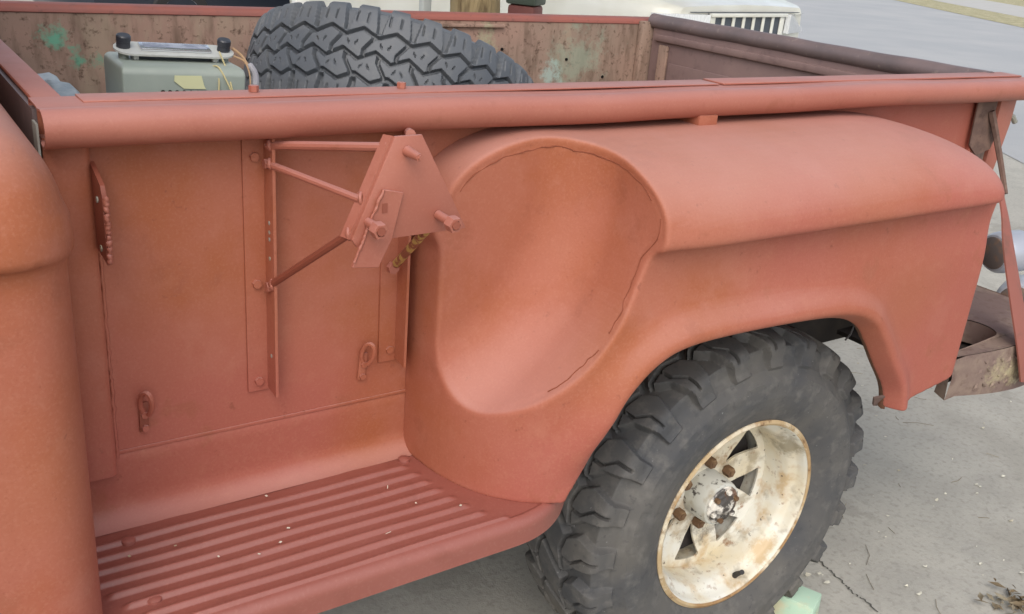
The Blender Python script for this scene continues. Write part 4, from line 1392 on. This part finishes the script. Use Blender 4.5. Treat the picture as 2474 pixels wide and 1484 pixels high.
# litter: pale leaf bits, twigs, one leaf clump
lv, lf = [], []
for k in range(1100):
    far = random.random() ** 2.6
    x = 1.35 + far * 9 + random.uniform(-.3, .3)
    y = random.uniform(-1.5, 1.2 + far * 6)
    s_ = (0.0022 + 0.0075 * random.random() ** 2.2) * (1 + far * 1.2)
    a = random.uniform(0, 6.28)
    n0 = len(lv)
    for t in range(5):
        an = a + t * 1.2566
        rr_ = s_ * random.uniform(0.5, 1.1)
        lv.append((x + rr_ * math.cos(an) * 1.3, y + rr_ * math.sin(an) * 0.7, 0.002 + random.random() * 0.004))
    lf.append(tuple(range(n0, n0 + 5)))
tag(obj('leaf_litter', lv, lf, PETAL, None, None), 'tiny pale leaf bits scattered over the grey driveway', 'litter', kind='stuff')
tw = MB()
for k in range(150):
    x = 0.9 + 4.2 * random.random() ** 1.6
    y = random.uniform(-1.0, 1.6)
    a = random.uniform(-0.6, 2.4)
    l_ = random.uniform(0.02, 0.10)
    bend = random.uniform(-0.4, 0.4)
    p0 = Vector((x, y, 0.003))
    p1 = p0 + Vector((math.cos(a), math.sin(a), 0)) * l_ * 0.5
    p2 = p1 + Vector((math.cos(a + bend), math.sin(a + bend), 0)) * l_ * 0.5
    tw.tube([p0, p1, p2], 0.0007, 4)
tag(tw.out('dry_twigs', TWIG, None), 'thin dry twigs and needles scattered on the driveway', 'twigs', kind='stuff')
dl = MB()
for k in range(70):
    c = Vector((1.905 + random.gauss(0, .03), -0.402 + random.gauss(0, .03), 0.004 + abs(random.gauss(0, .012))))
    T_ = Matrix.Translation(c) @ Matrix.Rotation(random.uniform(0, 6.3), 4, 'Z') @ Matrix.Rotation(random.uniform(-1, 1), 4, 'X')
    s_ = random.uniform(0.008, 0.022)
    dl.add([tuple(T_ @ Vector(p)) for p in [(-s_, 0, 0), (0, -s_ * .35, .002), (s_, 0, 0), (0, s_ * .35, .002)]], [(0, 1, 2, 3)])
tag(dl.out('dry_leaf_clump', DRYLEAF, None, ang=None), 'small clump of dry brown leaves on the driveway behind the truck', 'leaves', kind='stuff')
# crack in the driveway: a recessed dark seam laid as thin broken strip
ck_pts = [(1.66, 0.16), (1.641, 0.001), (1.637, -0.035), (1.626, -0.07), (1.618, -0.107), (1.61, -0.15), (1.599, -0.185), (1.602, -0.217), (1.591, -0.269), (1.577, -0.323), (1.56, -0.45)]
cc = catmull([(p[0], p[1], 0) for p in ck_pts], 8)
v = []
for i, p in enumerate(cc):
    w = 0.0012 + 0.0022 * abs(math.sin(i * 0.9)) * random.random()
    jx = random.uniform(-.0035, .0035)
    v += [(p[0] - w + jx, p[1] + w * .4, 0.0022), (p[0] + w + jx, p[1] - w * .4, 0.0022)]
tag(obj('driveway_crack', v, [(2 * i, 2 * i + 1, 2 * i + 3, 2 * i + 2) for i in range(len(cc) - 1) if i % 11 != 7], CRACK, None, None), kind='structure')

# ------------------------------------------------------------------ white SUV
def suv():
    ang = math.radians(-80)           # heading: mostly towards -y
    hd = Matrix.Translation((5.02, 3.60, 0)) @ Matrix.Rotation(ang, 4, 'Z')
    root = empty('white_suv', (5.02, 3.60, 0), ang, 'white boxy SUV with seven slot grille parked beyond the tailgate', 'SUV')

    def ring(x, w, z0, zs, zt, tw):
        half = [(0, z0), (w * 0.80, z0), (w * 0.97, z0 + 0.08), (w, z0 + 0.25), (w, zs - 0.12), (w * 0.985, zs - 0.03), (w * 0.95, zs), (tw, zt - 0.006), (tw * 0.5, zt + 0.006), (0, zt + 0.01)]
        pts = [(x, -p[0], p[1]) for p in half] + [(x, p[0], p[1]) for p in half[-2:0:-1]]
        return pts
    R_ = [ring(-0.02, 0.76, 0.42, 0.985, 1.00, 0.70), ring(-0.08, 0.84, 0.38, 1.00, 1.015, 0.76), ring(-0.25, 0.90, 0.36, 1.02, 1.045, 0.80), ring(-0.7, 0.915, 0.36, 1.05, 1.085, 0.80),
          ring(-1.25, 0.92, 0.36, 1.08, 1.125, 0.80), ring(-1.6, 0.92, 0.34, 1.09, 1.13, 0.80), ring(-3.9, 0.92, 0.34, 1.10, 1.14, 0.80), ring(-4.45, 0.90, 0.38, 1.08, 1.12, 0.78), ring(-4.55, 0.86, 0.42, 1.05, 1.08, 0.74)]
    v, q = grid_mesh(np.array(R_), closed_v=True)
    n = len(R_[0])
    body = obj('body', v, [tuple(t) for t in q] + [tuple(range(n)), tuple(range(len(v) - n, len(v)))], WHITECAR, root, 40, hd)
    # cabin
    C_ = []
    for (x0, x1, w, z) in ((-1.25, -4.35, 0.82, 1.12), (-1.75, -4.25, 0.74, 1.50), (-2.0, -4.1, 0.66, 1.70), (-2.3, -3.9, 0.5, 1.745)):
        C_.append([(x0, -w, z), (x0, w, z), (x1, w, z), (x1, -w, z)])
    v, q = grid_mesh(np.array(C_), closed_v=True)
    obj('cabin', v, [tuple(t) for t in q] + [(12, 13, 14, 15)], WHITECAR, root, 30, hd)
    ws = MB().add([(-1.29, -0.74, 1.16), (-1.29, 0.74, 1.16), (-1.70, 0.66, 1.49), (-1.70, -0.66, 1.49)], [(0, 1, 2, 3)])
    ws.out('windscreen', CARGLASS, root, mtx=hd @ Matrix.Translation((0.03, 0, 0.02)))
    for s_ in (-1, 1):
        MB().add([(-1.75, s_ * 0.815, 1.17), (-4.1, s_ * 0.815, 1.17), (-4.0, s_ * 0.755, 1.47), (-2.0, s_ * 0.755, 1.47)], [(0, 1, 2, 3)]).out('side_window', CARGLASS, root, mtx=hd @ Matrix.Translation((0, s_ * 0.01, 0)))
    # hood shut line and grille
    MB().box((-0.005, -0.66, 0.962), (0.016, 0.66, 0.966)).out('hood_gap', GRILLE, root, mtx=hd)
    MB().box((-0.012, -0.45, 0.79), (0.012, 0.45, 0.955)).out('grille_backing', GRILLE, root, mtx=hd)
    gr = MB().box((0.0125, -0.47, 0.935), (0.040, 0.47, 0.960)).box((0.0125, -0.46, 0.775), (0.038, 0.46, 0.800))
    gp = gr.out('grille', WHITECAR, root, mtx=hd, bevel=0.006)
    for k in range(8):
        yy = -0.43 + k * 0.86 / 7
        w = 0.0165 if 0 < k < 7 else 0.028
        MB().box((0.0125, yy - w, 0.7985), (0.024, yy + w, 0.9365)).out('grille_bar', WHITECAR, gp, mtx=hd, bevel=0.007)
    for s_ in (-1, 1):
        v = [(0.012, s_ * 0.485, 0.82), (-0.06, s_ * 0.80, 0.82), (-0.15, s_ * 0.875, 0.83), (-0.15, s_ * 0.875, 0.945), (-0.06, s_ * 0.80, 0.952), (0.012, s_ * 0.485, 0.952)]
        v2 = [(p[0] + 0.035, p[1] + s_ * 0.012, p[2]) for p in v]
        obj('headlight', v + v2, [(6, 7, 8, 9, 10, 11)[::s_]] + [(i, (i + 1) % 6, 6 + (i + 1) % 6, 6 + i) for i in range(6)], LAMPGLASS, root, 30, hd)
    bp = [(-0.30, -0.955), (-0.10, -0.93), (0.06, -0.80), (0.11, -0.4), (0.12, 0), (0.11, 0.4), (0.06, 0.80), (-0.10, 0.93), (-0.30, 0.955)]
    P = []
    for (x, y) in bp:
        P.append([(x - 0.10, y * 0.93, 0.44), (x - 0.02, y * 0.985, 0.45), (x, y, 0.52), (x, y, 0.70), (x - 0.015, y * 0.995, 0.745), (x - 0.05, y * 0.97, 0.765), (x - 0.14, y * 0.90, 0.768)])
    v, q = grid_mesh(np.array(P))
    obj('front_bumper', v, q, WHITECAR, root, 40, hd)
    MB().box((0.085, -0.55, 0.50), (0.118, 0.55, 0.60)).out('bumper_intake', GRILLE, root, mtx=hd)
    for (wx, s_) in ((-0.85, -1), (-0.85, 1), (-3.55, -1), (-3.55, 1)):
        T_ = hd @ Matrix.Translation((wx, s_ * 0.80, 0.36))
        w = MB().lathe([(0.22, -0.11), (0.33, -0.115), (0.36, -0.08), (0.362, 0.08), (0.33, 0.115), (0.22, 0.11)], 28).out('wheel', BLACK, root, mtx=T_)
        MB().lathe([(0.0001, -0.07), (0.06, -0.08), (0.20, -0.07), (0.225, -0.105), (0.225, 0.105), (0.20, 0.07), (0.0001, 0.07)], 24).out('rim', LAMPGREY, w, mtx=T_)


suv()

# ------------------------------------------------------------------ dark car, post, tree, wall, bin beyond the far rail
def navy_car():
    ang = math.radians(8)
    hd = Matrix.Translation((1.6, 9.4, 0)) @ Matrix.Rotation(ang, 4, 'Z')
    root = empty('navy_car', (1.6, 9.4, 0), ang, 'dark navy car glimpsed beyond the far bed rail', 'car')
    R_ = []
    for (x, w, z0, zt) in ((-0.1, 0.62, 0.32, 0.72), (0.05, 0.82, 0.25, 0.80), (0.7, 0.90, 0.22, 0.92), (1.6, 0.91, 0.22, 1.0), (3.6, 0.91, 0.22, 1.02), (4.4, 0.88, 0.25, 0.96), (4.55, 0.74, 0.34, 0.84)):
        half = [(0, z0), (w * 0.9, z0), (w, z0 + 0.14), (w, zt - 0.18), (w * 0.95, zt - 0.04), (w * 0.8, zt), (0, zt + 0.02)]
        R_.append([(x, -p[0], p[1]) for p in half] + [(x, p[0], p[1]) for p in half[-2:0:-1]])
    v, q = grid_mesh(np.array(R_), closed_v=True)
    n = len(R_[0])
    obj('body', v, [tuple(t) for t in q] + [tuple(range(n)), tuple(range(len(v) - n, len(v)))], NAVY, root, 40, hd)
    C_ = [[(x0, -w, z), (x1, -w, z), (x1, w, z), (x0, w, z)] for x0, x1, w, z in ((1.1, 4.1, 0.80, 1.0), (1.7, 3.7, 0.64, 1.38), (2.0, 3.4, 0.5, 1.43))]
    v, q = grid_mesh(np.array(C_), closed_v=True)
    obj('cabin', v, [tuple(t) for t in q] + [(8, 9, 10, 11)], CARGLASS, root, 30, hd)
    for (wx, s_) in ((0.85, -1), (3.65, -1), (0.85, 1), (3.65, 1)):
        T_ = hd @ Matrix.Translation((wx, s_ * 0.81, 0.31))
        w = MB().lathe([(0.2, -0.10), (0.29, -0.105), (0.31, -0.07), (0.31, 0.07), (0.29, 0.105), (0.2, 0.10)], 24).out('wheel', BLACK, root, mtx=T_)
        MB().lathe([(0.0001, -0.06), (0.18, -0.07), (0.205, -0.10), (0.205, 0.10), (0.0001, 0.07)], 20).out('rim', LAMPGREY, w, mtx=T_)


navy_car()


def place(px, py_, z, dist):
    """unproject a display pixel at a horizontal distance"""
    d = Rm @ np.array([px - 1236.5, py_ - 742, 2297.3])
    t = dist / math.hypot(d[0], d[1])
    return CAM + d * t


p = place(726, 5, 0, 8.2)
tag(MB().box((p[0] - 0.055, p[1] - 0.055, 0), (p[0] + 0.055, p[1] + 0.055, 1.25)).out('white_post', WALLWHITE, None, bevel=0.008),
    'short white square post in front of the dark navy car', 'post')
p = place(1027, 8, 0, 5.3)
tag(MB().box((p[0] - 0.026, p[1] - 0.026, 0), (p[0] + 0.026, p[1] + 0.026, 1.9)).out('grey_post', POSTGREY, None, bevel=0.008),
    'slim light grey post left of the tree trunk', 'post')
# tree
p = place(1148, 8, 0, 5.0)
tree = empty('tree', (p[0], p[1], 0), 0, 'brown barked tree trunk standing between the truck and the white SUV', 'tree')
tb = MB()
trunk = [(p[0], p[1], -0.05), (p[0] + 0.02, p[1], 0.25), (p[0], p[1], 1.0), (p[0] - 0.06, p[1] + 0.05, 2.2), (p[0] + 0.05, p[1], 3.4), (p[0] + 0.15, p[1] + 0.1, 4.6)]
tb.tube(catmull(trunk, 5).tolist(), [0.22, 0.19, 0.165, 0.150, 0.142, 0.136, 0.132, 0.130, 0.128, 0.127, 0.126, 0.125, 0.125, 0.124, 0.122, 0.12, 0.118, 0.115, 0.11, 0.105, 0.10, 0.095, 0.09, 0.085, 0.08, 0.07], 18)
ends = []
for k in range(9):
    a = k * 0.7 + 0.3
    z0 = 3.0 + 0.18 * k
    e1 = (p[0] + math.cos(a) * 1.1, p[1] + math.sin(a) * 1.1, z0 + 0.9)
    e2 = (p[0] + math.cos(a + .2) * 2.3, p[1] + math.sin(a + .2) * 2.3, z0 + 1.5)
    tb.tube([(p[0], p[1], z0), e1, e2], [0.06, 0.04, 0.02], 8)
    ends += [e1, e2]
ends.append((p[0], p[1], 5.6))
tb.out('trunk', BARK, tree, ang=60)
cv, cf = [], []
for k in range(5200):
    c = Vector(random.choice(ends)) + Vector((random.gauss(0, .55), random.gauss(0, .55), random.gauss(0.25, .45)))
    T_ = Matrix.Translation(c) @ Matrix.Rotation(random.uniform(0, 6.3), 4, 'Z') @ Matrix.Rotation(random.uniform(-1.2, 1.2), 4, 'X')
    s_ = random.uniform(0.06, 0.12)
    n0 = len(cv)
    cv += [tuple(T_ @ Vector(q_)) for q_ in [(-s_, 0, 0), (0, -s_ * .5, .01), (s_, 0, 0), (0, s_ * .5, .01)]]
    cf.append((n0, n0 + 1, n0 + 2, n0 + 3))
obj('crown', cv, cf, LEAF, tree, None)
# maroon bin with dark lid right of the tree
p = place(1270, 8, 0, 5.9)
bin_ = empty('storage_bin', (p[0], p[1], 0), 0.3, 'maroon storage bin with dark lid right of the tree trunk', 'bin')
T_ = Matrix.Translation((p[0], p[1], 0)) @ Matrix.Rotation(0.6, 4, 'Z')
MB().box((-0.085, -0.085, 0.0), (0.085, 0.085, 0.965)).out('bin_body', MAROON, bin_, mtx=T_, bevel=0.02)
MB().box((-0.095, -0.095, 0.966), (0.095, 0.095, 1.06)).out('bin_lid', DKGREEN, bin_, mtx=T_, bevel=0.015)


# pale grit and paint flecks lying on the running board
gv, gf = [], []
for k in range(12):
    x = random.uniform(0.02, 0.50)
    y = random.choice(ribs) + random.uniform(-0.012, 0.012)
    a = random.uniform(0, 3.14)
    l_, w_ = random.choice([(0.0022, 0.0016), (0.0018, 0.0012), (0.0045, 0.0006)])
    n0 = len(gv)
    for (u_, v_) in ((-l_, -w_), (l_, -w_), (l_, w_), (-l_, w_)):
        gv.append((x + u_ * math.cos(a) - v_ * math.sin(a), y + u_ * math.sin(a) + v_ * math.cos(a), 0.5930))
    gf.append((n0, n0 + 1, n0 + 2, n0 + 3))
tag(obj('grit_flecks', gv, gf, PETAL, None, None), 'tiny pale grit flecks on the ribbed running board', 'grit', kind='stuff')
